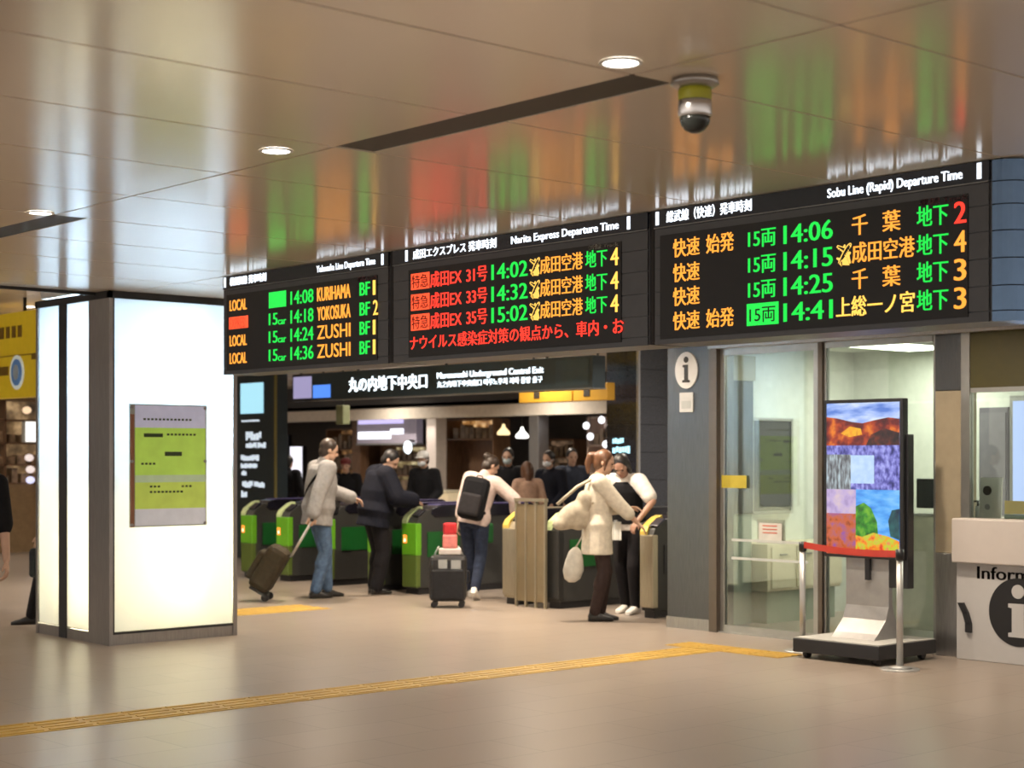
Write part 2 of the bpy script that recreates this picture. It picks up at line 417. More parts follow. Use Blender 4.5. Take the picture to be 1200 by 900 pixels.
# things on the counter, behind its glass
PAPER = mat('white_paper', (0.58, 0.58, 0.54), 0.7)
nt_ = thing('notice_stand', 'white notice card with dark round emblem at the left end of the counter window', 'notice', (11.03, 6.90, 1.08))
MB().obox((11.05, 6.90, 1.235), (0.006, 0, 0.0), (0, 0.095, 0), (0.012, 0, 0.155)).build('card', PAPER, nt_)
disc('emblem', DARKBROWNTXT, nt_, 11.042, 6.925, 1.29, 0.036)
disc('small_mark', mat('grey_print', (0.3, 0.3, 0.3), 0.6), nt_, 11.036, 6.92, 1.165, 0.022)
MB().box(11.05, 11.11, 6.85, 6.95, 1.08, 1.085).build('foot', PAPER, nt_)
yl = thing('counter_label_stand', 'yellow label above a green strip on a low stand in the counter window', 'label', (11.03, 6.62, 1.08))
MB().box(11.03, 11.05, 6.45, 6.77, 1.115, 1.215).build('yellow_card', mat('yellow_card', (0.80, 0.58, 0.06), 0.6), yl)
MB().box(11.025, 11.06, 6.45, 6.77, 1.08, 1.113).build('green_strip', mat('dark_green_card', (0.12, 0.22, 0.10), 0.6), yl)
bt = thing('pump_bottle', 'small clear pump bottle with a black top at the corner of the counter window', 'bottle', (11.06, 7.0, 1.08))
MB().cone((11.06, 7.02, 1.08), (11.06, 7.02, 1.17), 0.022, 0.02).build('bottle_body', FROST, bt)
MB().cone((11.06, 7.02, 1.17), (11.06, 7.02, 1.205), 0.009, 0.009).box(11.02, 11.065, 7.012, 7.028, 1.2, 1.212).build('pump', BLACK, bt)

# office inside
def ceiling_lamp(y, label):
    t = thing('strip_lamp', label, 'ceiling lamp', (12.6, y, 2.6))
    MB().box(11.9, 13.3, y - 0.30, y + 0.30, 2.565, 2.597).build('housing', WHITEPAINT, t)
    MB().box(11.95, 13.25, y - 0.27, y + 0.27, 2.555, 2.566).build('diffuser', glow('office_lamp', (1.0, 0.98, 0.82), 7.0), t)
    lamp('lamp_light', 'AREA', (12.6, y, 2.54), 40, (1.0, 0.97, 0.82), t, 1.2, 0.5)
ceiling_lamp(8.9, 'bright strip lamp on office ceiling seen over the fixed window')
ceiling_lamp(6.2, 'strip lamp on office ceiling behind the counter window')
cab = thing('tall_cabinet', 'tall narrow dark cabinet on the office side wall behind the glass door', 'cabinet', (11.62, 9.9, 0))
MB().box(11.50, 11.78, 9.85, 10.055, 1.02, 2.25).build('upper_body', mat('dark_grey_cabinet', (0.035, 0.038, 0.036), 0.5), cab, bevel=0.006)
MB().box(11.50, 11.78, 9.87, 10.055, 0.0, 1.02).build('lower_body', mat('sage_cabinet', (0.24, 0.29, 0.24), 0.5), cab, bevel=0.006)
MB().box(11.48, 11.80, 9.84, 10.055, 2.25, 2.48).build('cornice', mat('khaki_cabinet', (0.32, 0.30, 0.20), 0.5), cab)
bd = thing('notice_board', 'grey framed notice board on the office side wall behind the glass door', 'notice board', (12.26, 10.04, 1.03))
MB().box(11.97, 12.55, 10.03, 10.055, 1.02, 1.9).build('board', mat('grey_olive_board', (0.06, 0.066, 0.058), 0.5), bd)
f = MB()
for a_ in ((11.95, 11.98, 1.0, 1.92), (12.54, 12.57, 1.0, 1.92), (11.98, 12.54, 1.0, 1.03), (11.98, 12.54, 1.89, 1.92)): f.box(a_[0], a_[1], 10.015, 10.055, a_[2], a_[3])
f.build('frame', ALU, bd)
lc = thing('low_cabinet', 'low cream cabinet along the office side wall under the notice board', 'cabinet', (12.3, 9.85, 0))
MB().box(11.8, 12.9, 9.70, 10.055, 0.30, 0.74).build('carcass', CREAM, lc, bevel=0.006)
for x in (11.85, 12.22, 12.58):
    d_ = MB().box(x, x + 0.32, 9.685, 9.70, 0.33, 0.71).build('drawer_front', CREAM, lc)
    MB().box(x + 0.11, x + 0.21, 9.675, 9.685, 0.63, 0.645).build('pull', STEEL, d_)
MB().box(11.84, 12.86, 9.74, 10.055, 0.0, 0.30).build('plinth', mat('sage_plinth', (0.22, 0.28, 0.22), 0.5), lc)
pt = thing('desk_partition', 'pale green grey low partition behind the fixed office window', 'partition', (12.0, 8.1, 0))
MB().box(11.98, 12.03, 7.4, 8.85, 0.06, 1.04).build('panel', mat('pale_sage_panel', (0.66, 0.68, 0.58), 0.6), pt, bevel=0.004)
MB().box(11.96, 12.05, 7.38, 8.87, 1.04, 1.06).build('cap_rail', ALU, pt)
for y in (7.5, 8.75): MB().box(11.85, 12.16, y - 0.02, y + 0.02, 0, 0.06).build('foot', ALU, pt)
mo = thing('desk_monitor', 'black desk monitor seen from behind above the pale partition', 'monitor', (12.16, 8.1, 0.72))
MB().box(12.14, 12.17, 7.9, 8.32, 1.10, 1.36).build('screen_back', BLACK, mo, bevel=0.008)
MB().box(12.16, 12.20, 8.07, 8.15, 0.75, 1.2).build('stand_neck', BLACK, mo)
MB().box(12.08, 12.30, 7.98, 8.24, 0.735, 0.75).build('stand_foot', BLACK, mo)
dk = thing('office_desk', 'cream office desk behind the pale partition', 'desk', (12.4, 8.1, 0))
MB().box(12.05, 12.75, 7.4, 8.85, 0.71, 0.735).build('desk_top', CREAM, dk)
for y in (7.45, 8.80):
    for x in (12.1, 12.7): MB().box(x - 0.02, x + 0.02, y - 0.02, y + 0.02, 0, 0.71).build('leg', ALU, dk)
lp = thing('backlit_panel', 'tall blue white lit display panel inside the counter window at the right edge', 'display panel', (13.2, 7.6, 0))
MB().box(13.2, 13.26, 7.15, 8.05, 0.9, 2.1).build('cabinet_frame', ALU, lp)
MB().box(13.185, 13.2, 7.19, 8.01, 0.95, 2.05).build('lit_face', glow('blue_white_panel', (0.45, 0.58, 1.0), 1.0), lp)
for y in (7.2, 8.0): MB().box(13.2, 13.26, y - 0.03, y + 0.03, 0, 0.9).build('leg', ALU, lp)
dc = thing('dark_locker', 'dark violet grey locker left of the lit panel inside the counter window', 'locker', (13.3, 8.25, 0))
MB().box(13.22, 13.58, 8.08, 8.38, 0, 2.0).build('locker_body', mat('violet_grey_metal', (0.15, 0.14, 0.17), 0.5), dc, bevel=0.005)
MB().box(13.21, 13.22, 8.10, 8.36, 0.05, 1.95).build('door', mat('violet_grey_metal_door', (0.19, 0.18, 0.21), 0.5), dc)
# stuck on the door and the corner column
MB().box(FX - 0.003, FX + 0.0, 9.26, 9.545, 1.275, 1.385).build('z', mat('yellow_sticker', (0.42, 0.34, 0.03), 0.6), origin=(FX, 9.4, 1.33)).name = 'door_sticker'
tag(bpy.data.objects['door_sticker'], 'yellow strip sticker at hand height on the left of the glass door', 'sticker')
nt2 = thing('door_notice', 'white paper notice with red lines taped inside the glass door', 'notice', (FX + 0.024, 9.0, 0.9))
MB().box(FX + 0.0225, FX + 0.026, 8.85, 9.16, 0.80, 1.01).build('sheet', PAPER, nt2)
MB().box(FX + 0.0125, FX + 0.0139, 8.88, 9.13, 0.83, 0.98).build('paper_face', PAPER, nt2)
g = MB()
for z in (0.955, 0.925, 0.895): g.box(FX + 0.0105, FX + 0.0124, 8.93, 9.09, z - 0.005, z + 0.005)
g.build('red_print', mat('red_print', (0.55, 0.15, 0.10), 0.6), nt2)
sg = thing('round_information_sign', 'round white sign with a black letter i on the steel corner column', 'sign', (FX - 0.02, 9.94, 2.3))
disc('sign_disc', mat('pale_grey_sign', (0.62, 0.63, 0.64), 0.5), sg, FX - 0.0205, 9.935, 2.325, 0.135, 0.012, 0.165)
g = MB(); dsc(g, FX - 0.033, 9.935, 2.42, 0.028, 0.003)
g.prism([(9.975, 2.375), (9.975, 2.355), (9.957, 2.35), (9.957, 2.24), (9.98, 2.235), (9.98, 2.215), (9.89, 2.215), (9.89, 2.235), (9.913, 2.24), (9.913, 2.375)], 'x', FX - 0.036, FX - 0.033)
g.build('letter_i', BLACKPRINT, sg)
sg = thing('small_plate_sign', 'small pale square plate under the round i sign on the steel column', 'sign', (FX - 0.02, 9.94, 1.95))
MB().box(FX - 0.032, FX - 0.0205, 9.855, 10.015, 1.95, 2.125).build('plate', mat('pale_plate', (0.50, 0.51, 0.51), 0.5), sg)
MB().box(FX - 0.035, FX - 0.032, 9.88, 9.99, 1.98, 2.05).build('printed_field', mat('grey_plate_print', (0.38, 0.40, 0.40), 0.5), sg)

# ================================================================== LIT PILLAR
pl = thing('lightbox_pillar', 'square pillar with glowing white panels and dark steel corners at the left', 'pillar', (7.05, 12.85, 0))
pl['kind'] = 'thing'
PX0, PX1, PY0, PY1 = 6.44, 7.66, 12.18, 13.52
MB().box(PX0 + 0.30, PX1 - 0.30, PY0 + 0.30, PY1 - 0.30, 0.0, CZ - 0.005).build('core', WHITEPAINT, pl)
for (x, y) in ((PX0, PY0), (PX1, PY0), (PX0, PY1), (PX1, PY1)):
    sx = 1 if x == PX0 else -1; sy = 1 if y == PY0 else -1
    wx = 0.03; wy = 0.03
    if (x, y) == (PX0, PY0): wx, wy = 0.04, 0.36
    p = MB()
    if (x, y) == (PX0, PY0):        # broad steel corner post
        p.prism([(x + 0.0, y + 0.0), (x + 0.035, y - 0.0), (x + 0.035, y + 0.04), (x + 0.02, y + 0.36), (x, y + 0.36)], 'z', 0.0, CZ - 0.055)
    else: p.box(x, x + sx * 0.04, y, y + sy * 0.04, 0.0, CZ - 0.055)
    p.build('corner_post', STEEL, pl)
OPAL = M('opal_light_panel')
zb, zt = 0.10, 2.85
# front face
MB().box(PX0 + 0.05, PX1 - 0.045, PY0 + 0.012, PY0 + 0.02, zb + 0.01, zt).build('light_panel', OPAL, pl)
MB().box(PX0 + 0.035, PX0 + 0.05, PY0 + 0.004, PY0 + 0.03, zb, zt).build('joint_strip', MATTEBLACK, pl)
MB().box(PX0 + 0.035, PX1 - 0.04, PY0 + 0.002, PY0 + 0.03, zb - 0.012, zb + 0.008).build('sill_strip', MATTEBLACK, pl)
# left face: two panels with a black joint
MB().box(PX0 + 0.012, PX0 + 0.02, PY0 + 0.37, 12.95, zb, zt).build('light_panel', OPAL, pl)
MB().box(PX0 + 0.012, PX0 + 0.02, 13.09, PY1 - 0.045, zb, zt).build('light_panel', OPAL, pl)
MB().box(PX0 + 0.004, PX0 + 0.05, 12.95, 13.09, 0.0, zt).build('joint_strip', MATTEBLACK, pl)
# far faces
MB().box(PX1 - 0.02, PX1 - 0.012, PY0 + 0.045, PY1 - 0.045, zb, zt).build('light_panel', OPAL, pl)
MB().box(PX0 + 0.045, PX1 - 0.045, PY1 - 0.02, PY1 - 0.012, zb, zt).build('light_panel', OPAL, pl)
pb = MB()
pb.box(PX0 + 0.01, PX1 - 0.01, PY0 + 0.01, PY0 + 0.03, 0, zb - 0.012); pb.box(PX0 + 0.01, PX1 - 0.01, PY1 - 0.03, PY1 - 0.01, 0, zb - 0.012)
pb.box(PX0 + 0.01, PX0 + 0.03, PY0 + 0.01, PY1 - 0.01, 0, zb - 0.012); pb.box(PX1 - 0.03, PX1 - 0.01, PY0 + 0.01, PY1 - 0.01, 0, zb - 0.012)
pb.build('plinth', STEEL, pl)
pb = MB()
pb.box(PX0 - 0.005, PX1 + 0.005, PY0 - 0.005, PY0 + 0.03, zt, CZ); pb.box(PX0 - 0.005, PX1 + 0.005, PY1 - 0.03, PY1 + 0.005, zt, CZ)
pb.box(PX0 - 0.005, PX0 + 0.03, PY0 - 0.005, PY1 + 0.005, zt, CZ); pb.box(PX1 - 0.03, PX1 + 0.005, PY0 - 0.005, PY1 + 0.005, zt, CZ)
pb.build('top_trim', MATTEBLACK, pl)
COOL, WARM = (0.54, 0.76, 1.0), (1.0, 0.90, 0.58)
PW = 115.0
def panel_lamps(cx_, cy_, rz, wd, k):
    lamp('cool_lamp', 'AREA', (cx_, cy_, 2.18), PW * k * 2.2, COOL, pl, wd, 1.25, (R(90), 0, rz))
    lamp('warm_lamp', 'AREA', (cx_, cy_, 0.72), PW * k * 0.72, WARM, pl, wd, 1.05, (R(90), 0, rz))
panel_lamps(7.05, PY0 + 0.28, 0, 0.95, 1.0)              # towards -Y
panel_lamps(PX0 + 0.28, 12.95, R(-90), 0.85, 0.26)        # towards -X
panel_lamps(PX1 - 0.28, 12.85, R(90), 0.9, 0.5)          # towards +X
panel_lamps(7.05, PY1 - 0.28, R(180), 0.9, 0.5)

po = thing('framed_poster', 'lime green notice in a clear holder on the front of the glowing pillar', 'poster', (6.98, 12.18, 0.96))
LIME = mat('lime_poster_field', (0.42, 0.66, 0.10), 0.6, noise=0.10, nscale=6, emit=(0.42, 0.66, 0.10), estr=0.28)  # weak emission on the poster bands imitates pillar light coming through the sheet
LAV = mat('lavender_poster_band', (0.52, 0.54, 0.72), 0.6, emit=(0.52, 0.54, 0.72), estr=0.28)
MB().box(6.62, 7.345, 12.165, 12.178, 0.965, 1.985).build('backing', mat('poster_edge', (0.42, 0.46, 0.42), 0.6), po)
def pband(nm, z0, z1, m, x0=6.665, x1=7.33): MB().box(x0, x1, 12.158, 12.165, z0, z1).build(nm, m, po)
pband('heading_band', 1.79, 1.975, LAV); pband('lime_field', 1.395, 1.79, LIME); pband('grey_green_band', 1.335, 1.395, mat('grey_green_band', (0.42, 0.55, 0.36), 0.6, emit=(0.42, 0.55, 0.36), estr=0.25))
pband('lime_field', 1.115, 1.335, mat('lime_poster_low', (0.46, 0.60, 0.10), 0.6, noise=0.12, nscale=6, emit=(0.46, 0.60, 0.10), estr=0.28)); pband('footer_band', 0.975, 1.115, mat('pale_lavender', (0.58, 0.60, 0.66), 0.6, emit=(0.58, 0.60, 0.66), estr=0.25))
MB().box(6.622, 6.655, 12.156, 12.166, 0.965, 1.90).build('brown_edge', mat('brown_edge_strip', (0.30, 0.13, 0.07), 0.5), po)
g = MB(); g.box(6.745, 6.92, 12.155, 12.158, 1.712, 1.742); g.box(6.94, 7.10, 12.155, 12.158, 1.555, 1.59)
for x0, x1, z in ((6.96, 7.24, 1.735), (6.74, 7.2, 1.86), (6.80, 6.88, 1.30), (7.1, 7.2, 1.30), (6.72, 6.83, 1.49), (6.8, 7.1, 1.255)):
    k = x0
    while k < x1: g.box(k, k + 0.022, 12.156, 12.158, z - 0.008, z + 0.008); k += 0.036
g.build('printed_lines', mat('dark_green_print', (0.03, 0.06, 0.02), 0.6), po)
for x in (6.632, 7.325):
    for z in (0.985, 1.51, 1.96): MB().cone((x, 12.145, z), (x, 12.166, z), 0.013, 0.013, 12).build('standoff_bolt', STEEL, po)

# ================================================================== DEPARTURE BOARDS
BX = 6.60
def board(name_label, y0, y1, title, etitle, jy, ey, bars):
    t = thing('departure_board', name_label, 'departure board', (BX + 0.15, (y0 + y1) / 2, CZ), group='train departure boards hung from the ceiling')
    h = MB(); h.box(BX + 0.012, BX + 0.32, y0 + 0.002, y1 - 0.002, 2.17, 2.895)
    h.build('housing', BEZEL, t)
    h = MB(); zs = [2.165, 2.215, 2.33, 2.455, 2.58, 2.70, 2.805]
    for a_, b_ in zip(zs, zs[1:]): h.box(BX + 0.002, BX + 0.014, y0 + 0.014, y1 - 0.014, a_ + 0.0025, b_ - 0.0025)
    h.build('front_panels', BEZEL, t)
    MB().box(BX - 0.002, BX + 0.014, y0 + 0.01, y1 - 0.01, 2.815, 2.905).build('header_strip', mat('header_navy_glass', (0.014, 0.018, 0.03), 0.25), t)
    MB().box(BX - 0.006, BX + 0.01, y0 + 0.01, y1 - 0.01, 2.806, 2.812).build('trim_line', mat('pewter_line', (0.22, 0.22, 0.22), 0.35, 0.8), t)
    led = MB().box(BX - 0.003, BX + 0.006, bars[1] + 0.06, bars[0] - 0.02, 2.195, 2.765).build('led_screen', LEDBLACK, t)
    rt, up = (0, -1, 0), (0, 0, 1)
    text('title_lettering', title, TITLEGLOW, t, (BX - 0.002, jy[0], 2.862), rt, up, 0.062, jy[0] - jy[1], bold=0.03)
    text('title_lettering', etitle, TITLEGLOW, t, (BX - 0.002, ey[0], 2.862), rt, up, 0.048, ey[0] - ey[1], bold=0.025, cjk=False)
    for y in bars: MB().box(BX - 0.006, BX - 0.002, y - 0.011, y + 0.011, 2.825, 2.898).build('end_bar', TITLEGLOW, t)
    return t
def led(t, s, m, ya, yb, z, h=0.10, cjk=True, bold=0.018):
    text('led_lettering', s, m, t, (BX - 0.003, ya, z), (0, -1, 0), (0, 0, 1), h, ya - yb, bold=bold, cjk=cjk)
def ledblock(t, m, ya, yb, z, h=0.10): MB().box(BX - 0.006, BX - 0.003, yb, ya, z - h / 2, z + h / 2).build('led_block', m, t)
ROWS = (2.685, 2.55, 2.42, 2.288)
b3 = board('departure board nearest the camera, timetable rows 14:06 to 14:41 for rapid trains', 4.12, 6.235, '総武線（快速）発車時刻', 'Sobu Line (Rapid) Departure Time', (6.13, 5.53), (5.04, 4.27), (6.20, 4.18))
for i, z in enumerate(ROWS):
    led(b3, '快速', LED_O, 6.08, 5.89, z)
    if i in (0, 3): led(b3, '始発', LED_O, 5.84, 5.65, z)
    if i < 3: led(b3, '15両', LED_G, 5.55, 5.37, z)
    else:
        ledblock(b3, LED_GD, 5.56, 5.35, z, 0.115)
        text('led_lettering', '15両', LEDBLACK, b3, (BX - 0.006, 5.54, z), (0, -1, 0), (0, 0, 1), 0.085, 0.17, depth=0.002)
    led(b3, ('14:06', '14:15', '14:25', '14:41')[i], LED_G, 5.315, 5.01, z, 0.10, False)
    if i in (0, 2): led(b3, '千', LED_O, 4.89, 4.80, z); led(b3, '葉', LED_O, 4.71, 4.61, z)
    elif i == 1: led(b3, '✈', LED_Y, 4.985, 4.895, z, 0.10, bold=0); led(b3, '成田空港', LED_O, 4.89, 4.53, z)
    else: led(b3, '上総一ノ宮', LED_Y, 4.985, 4.53, z)
    led(b3, '地下', LED_G, 4.515, 4.345, z)
    led(b3, ('2', '4', '3', '3')[i], (LED_R, LED_O, LED_O, LED_O)[i], 4.31, 4.25, z, 0.105, False)
text('small_lettering', '番線 Track', mat('pinkish_print', (0.30, 0.16, 0.18), 0.5), b3, (BX - 0.003, 4.50, 2.752), (0, -1, 0), (0, 0, 1), 0.03, 0.26, bold=0.02)
b2 = board('middle departure board with red express rows and a red message line at the bottom', 6.265, 8.60, '成田エクスプレス 発車時刻', 'Narita Express Departure Time', (8.37, 7.55), (7.41, 6.50), (8.44, 6.42))
for i, z in enumerate(ROWS[:3]):
    ledblock(b2, LED_RB, 8.39, 8.20, z, 0.105)
    text('led_lettering', '特急', mat('dark_red_led', (0.2, 0.01, 0.005), 0.5), b2, (BX - 0.006, 8.38, z), (0, -1, 0), (0, 0, 1), 0.085, 0.17, depth=0.002)
    led(b2, '成田EX', LED_R, 8.19, 7.88, z); led(b2, ('31号', '33号', '35号')[i], LED_R, 7.83, 7.635, z)
    led(b2, ('14:02', '14:32', '15:02')[i], LED_G, 7.59, 7.265, z, 0.10, False)
    led(b2, '✈', LED_Y, 7.245, 7.155, z, bold=0); led(b2, '成田空港', LED_O, 7.15, 6.79, z)
    led(b2, '地下', LED_G, 6.765, 6.59, z); led(b2, '4', LED_Y, 6.56, 6.50, z, 0.105, False)
led(b2, 'ナウイルス感染症対策の観点から、車内・お', LED_R, 8.40, 6.46, ROWS[3], 0.09, bold=0.012)
text('small_lettering', '番線 Track', WHITEPAINT, b2, (BX - 0.003, 6.74, 2.752), (0, -1, 0), (0, 0, 1), 0.026, 0.24, bold=0.02)
b1 = board('departure board farthest from the camera, beside the glowing pillar', 8.63, 10.70, '横須賀線 発車時刻', 'Yokosuka Line Departure Time', (10.59, 10.10), (9.46, 8.78), (10.66, 8.70))
for i, z in enumerate(ROWS):
    if i == 1: ledblock(b1, LED_RB, 10.60, 10.34, z, 0.09)
    led(b1, ('LOCAL', 'EXPRESS', 'LOCAL', 'LOCAL')[i], (LED_O, LEDBLACK, LED_O, LED_O)[i], 10.59, 10.36, z, 0.085, False, 0.03)
    if i == 0: ledblock(b1, LED_GD, 10.06, 9.84, z, 0.115)
    else: led(b1, '15', LED_G, 10.06, 9.95, z, 0.09, False); led(b1, 'car', LED_G, 9.94, 9.84, z - 0.02, 0.055, False)
    led(b1, ('14:08', '14:18', '14:24', '14:36')[i], LED_G, 9.78, 9.50, z, 0.10, False)
    led(b1, ('KURIHAMA', 'YOKOSUKA', 'ZUSHI', 'ZUSHI')[i], LED_O, 9.45, 9.06, z, 0.10, False, 0.03 if i < 2 else 0.01)
    led(b1, 'BF', LED_G, 8.95, 8.84, z, 0.095, False, 0.03); led(b1, ('1', '2', '1', '1')[i], LED_Y, 8.80, 8.78 if i != 1 else 8.75, z, 0.105, False)
text('small_lettering', '番線 Track', mat('pinkish_print', (0.30, 0.16, 0.18), 0.5), b1, (BX - 0.003, 8.98, 2.752), (0, -1, 0), (0, 0, 1), 0.03, 0.22, bold=0.02)
# rounded steel end cap of the row of boards and joints between them
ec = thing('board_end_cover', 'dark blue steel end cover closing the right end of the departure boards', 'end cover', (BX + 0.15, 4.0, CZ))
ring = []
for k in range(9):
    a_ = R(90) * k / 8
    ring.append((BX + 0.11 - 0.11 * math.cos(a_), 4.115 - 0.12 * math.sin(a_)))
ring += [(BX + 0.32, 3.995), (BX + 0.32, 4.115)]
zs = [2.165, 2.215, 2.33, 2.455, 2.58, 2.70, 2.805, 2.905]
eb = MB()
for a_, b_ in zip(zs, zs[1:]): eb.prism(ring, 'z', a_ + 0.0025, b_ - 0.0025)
eb.build('cover_segments', mat('blue_grey_steel', (0.15, 0.25, 0.42), 0.25, 0.6), ec)  # blue base colour stands in for a blue-white reflection on the steel
MB().prism([(BX + 0.02, 4.11), (BX + 0.06, 4.03), (BX + 0.31, 4.01), (BX + 0.31, 4.11)], 'z', 2.17, 2.90).build('core', MATTEBLACK, ec)
for y, lb in ((6.25, 'black joint strip between the nearest and middle departure boards'), (8.615, 'black joint strip between the middle and farthest departure boards')):
    tag(MB().box(BX + 0.012, BX + 0.30, y - 0.012, y + 0.012, 2.18, CZ).build('joint_cover', MATTEBLACK, origin=(BX + 0.1, y, CZ)), lb, 'joint cover')

# ================================================================== CEILING FITTINGS
def downlight(x, y, z, power, label=None, spread=150, group=None):
    t = thing('downlight', label or 'round recessed downlight', 'ceiling light', (x, y, z), group=group)
    n = 24; rg = lambda r, zz: [(x + r * math.cos(2 * math.pi * i / n), y + r * math.sin(2 * math.pi * i / n), zz) for i in range(n)]
    MB().loft([rg(0.074, z - 0.001), rg(0.076, z - 0.006), rg(0.063, z - 0.008), rg(0.060, z - 0.001)], cap=False).build('trim_ring', WHITEPAINT, t)
    MB().cone((x, y, z - 0.004), (x, y, z - 0.001), 0.061, 0.061, n).build('lens', LAMPGLOW, t)
    lamp('lamp_light', 'AREA', (x, y, z - 0.012), power, (1.0, 0.84, 0.66) if power > 45 and x > 9 else (1.0, 0.90, 0.77), t, 0.13, spread=R(spread))
    return t
for x, y, lb in ((4.03, 3.96, 'bright round downlight nearest the camera, at the end of the dark ceiling slot'), (4.05, 6.12, 'bright round downlight left of the dark ceiling slot, above the farthest board'), (4.10, 8.55, 'round downlight at the far left over the lit pillar')):
    downlight(x, y, CZ, DOWNLIGHT_W, lb)
for x, ys in ((4.05, (-3.0, -0.7, 1.7)), (8.6, (1.7, 4.0, 6.2, 8.4)), (0.3, (-3, 0.5, 4.0, 7.5)), (1.2, (11.0,))):
    for y in ys: downlight(x, y, CZ, DOWNLIGHT_W, 'round recessed downlight outside the picture', group='downlights out of the picture')
for x, y in ((10.3, 11.2), (10.5, 13.0), (10.5, 15.0), (9.6, 7.2), (9.6, 9.6)):
    downlight(x, y, 3.30 if y > 12.5 else CZ, GATE_W if y > 10 else GATE_W * 0.55, 'round recessed downlight hidden behind the boards', group='downlights behind the boards')
for x, y in ((13.0, 11.6), (13.0, 14.2), (13.2, 17.0), (16.0, 13.5), (16.0, 17.5), (16.2, 22.0), (14.5, 26.0), (17.6, 15.0), (17.6, 19.5), (17.6, 23.8)):  # last three, in front of the shops, are added to brighten the lintel
    downlight(x, y, CZ, 42.0, 'round recessed downlight over the hall beyond the gates', group='downlights beyond the gates')
for x, y in ((4.5, 15.5), (8.5, 18.0), (5.0, 20.0), (9.0, 23.5)):
    downlight(x, y, 3.30, 60.0, 'round recessed downlight over the hall behind the pillar', group='downlights behind the pillar')
# dome camera
dcm = thing('dome_camera', 'silver and black dome security camera hanging under the ceiling', 'security camera', (4.41, 3.96, CZ))
n = 32
def rings(mb, x, y, prof):
    mb.loft([[(x + r * math.cos(2 * math.pi * i / n), y + r * math.sin(2 * math.pi * i / n), z) for i in range(n)] for r, z in prof])
g = MB(); rings(g, 4.41, 3.96, [(0.060, CZ), (0.085, CZ - 0.004), (0.088, CZ - 0.02), (0.07, CZ - 0.032), (0.055, CZ - 0.036)]); g.build('ceiling_mount', mat('satin_nickel', (0.42, 0.40, 0.38), 0.3, 0.8), dcm)
g = MB(); rings(g, 4.41, 3.96, [(0.058, CZ - 0.034), (0.061, CZ - 0.05), (0.060, CZ - 0.075), (0.059, CZ - 0.08)]); g.build('yellow_band', mat('yellow_green_band', (0.42, 0.42, 0.03), 0.4), dcm)
g = MB(); rings(g, 4.41, 3.96, [(0.060, CZ - 0.079), (0.062, CZ - 0.10), (0.061, CZ - 0.13), (0.057, CZ - 0.138)]); g.build('collar', mat('satin_silver', (0.62, 0.60, 0.60), 0.25, 0.85), dcm)
g = MB(); rings(g, 4.41, 3.96, [(0.056, CZ - 0.136), (0.055, CZ - 0.150), (0.048, CZ - 0.170), (0.034, CZ - 0.186), (0.016, CZ - 0.195), (0.003, CZ - 0.197)]); g.build('dark_dome', mat('smoked_dome', (0.02, 0.022, 0.02), 0.06), dcm)

# ================================================================== FLOOR MARKINGS
def tactile(label, x0, x1, y0, y1, along):
    mb = MB(); mb.box(x0, x1, y0, y1, 0.0, 0.004)
    if along == 'x':
        k = 4
        for i in range(k):
            y = y0 + (i + 0.5) * (y1 - y0) / k
            x = x0
            while x < x1 - 0.05: mb.box(x + 0.01, min(x + 0.27, x1), y - 0.016, y + 0.016, 0.004, 0.008); x += 0.30
    else:
        k = 4
        for i in range(k):
            x = x0 + (i + 0.5) * (x1 - x0) / k
            y = y0
            while y < y1 - 0.05: mb.box(x - 0.016, x + 0.016, y + 0.01, min(y + 0.27, y1), 0.004, 0.008); y += 0.30
    o = mb.build('tactile_paving', YELLOWT, origin=((x0 + x1) / 2, (y0 + y1) / 2, 0))
    return tag(o, label, 'tactile paving')
tactile('long yellow tactile line crossing the beige floor in front of the pillar', -3.0, 9.9, 8.62, 8.98, 'x')
tactile('short yellow tactile line leading to the glass office door', 9.88, 10.19, 8.02, 9.2, 'y')
tactile('yellow tactile strip on the floor right behind the glowing pillar', 7.75, 9.7, 13.65, 14.25, 'x')

# ================================================================== DIGITAL SIGNAGE ON A WHEELED BASE
ds = thing('digital_signage', 'portrait video screen with landscape pictures on a black wheeled base before the office', 'digital sign', (10.4, 7.6, 0))
BASEBLK = mat('black_powder_coat', (0.018, 0.018, 0.02), 0.45)
MB().box(10.02, 10.76, 7.19, 7.99, 0.045, 0.150).build('base_box', BASEBLK, ds, bevel=0.008)
MB().box(10.03, 10.75, 7.20, 7.98, 0.150, 0.158).build('top_plate', mat('pale_grey_plate', (0.50, 0.50, 0.47), 0.4), ds)
for x in (10.10, 10.68):
    for y in (7.27, 7.91): MB().cone((x, y - 0.02, 0.03), (x, y + 0.02, 0.03), 0.03, 0.03, 16).build('caster', BLACK, ds)
sd = MB(); sd.prism([(10.25, 0.158), (10.62, 0.158), (10.56, 0.26), (10.51, 0.34), (10.49, 0.42), (10.49, 0.9), (10.44, 0.9), (10.44, 0.40), (10.40, 0.30), (10.30, 0.20)], 'y', 7.40, 7.80)
sd.build('stand', mat('silver_grey_metal', (0.34, 0.335, 0.33), 0.4, 0.5), ds, bevel=0.004)
MB().box(10.402, 10.47, 7.245, 7.985, 0.765, 1.992).build('screen_case', BLACK, ds, bevel=0.006)
MB().box(10.44, 10.52, 7.228, 7.40, 0.55, 1.72).build('rear_case', BLACK, ds, bevel=0.006)
MB().box(10.41, 10.44, 7.56, 7.60, 0.60, 0.77).build('lever', BLACK, ds)
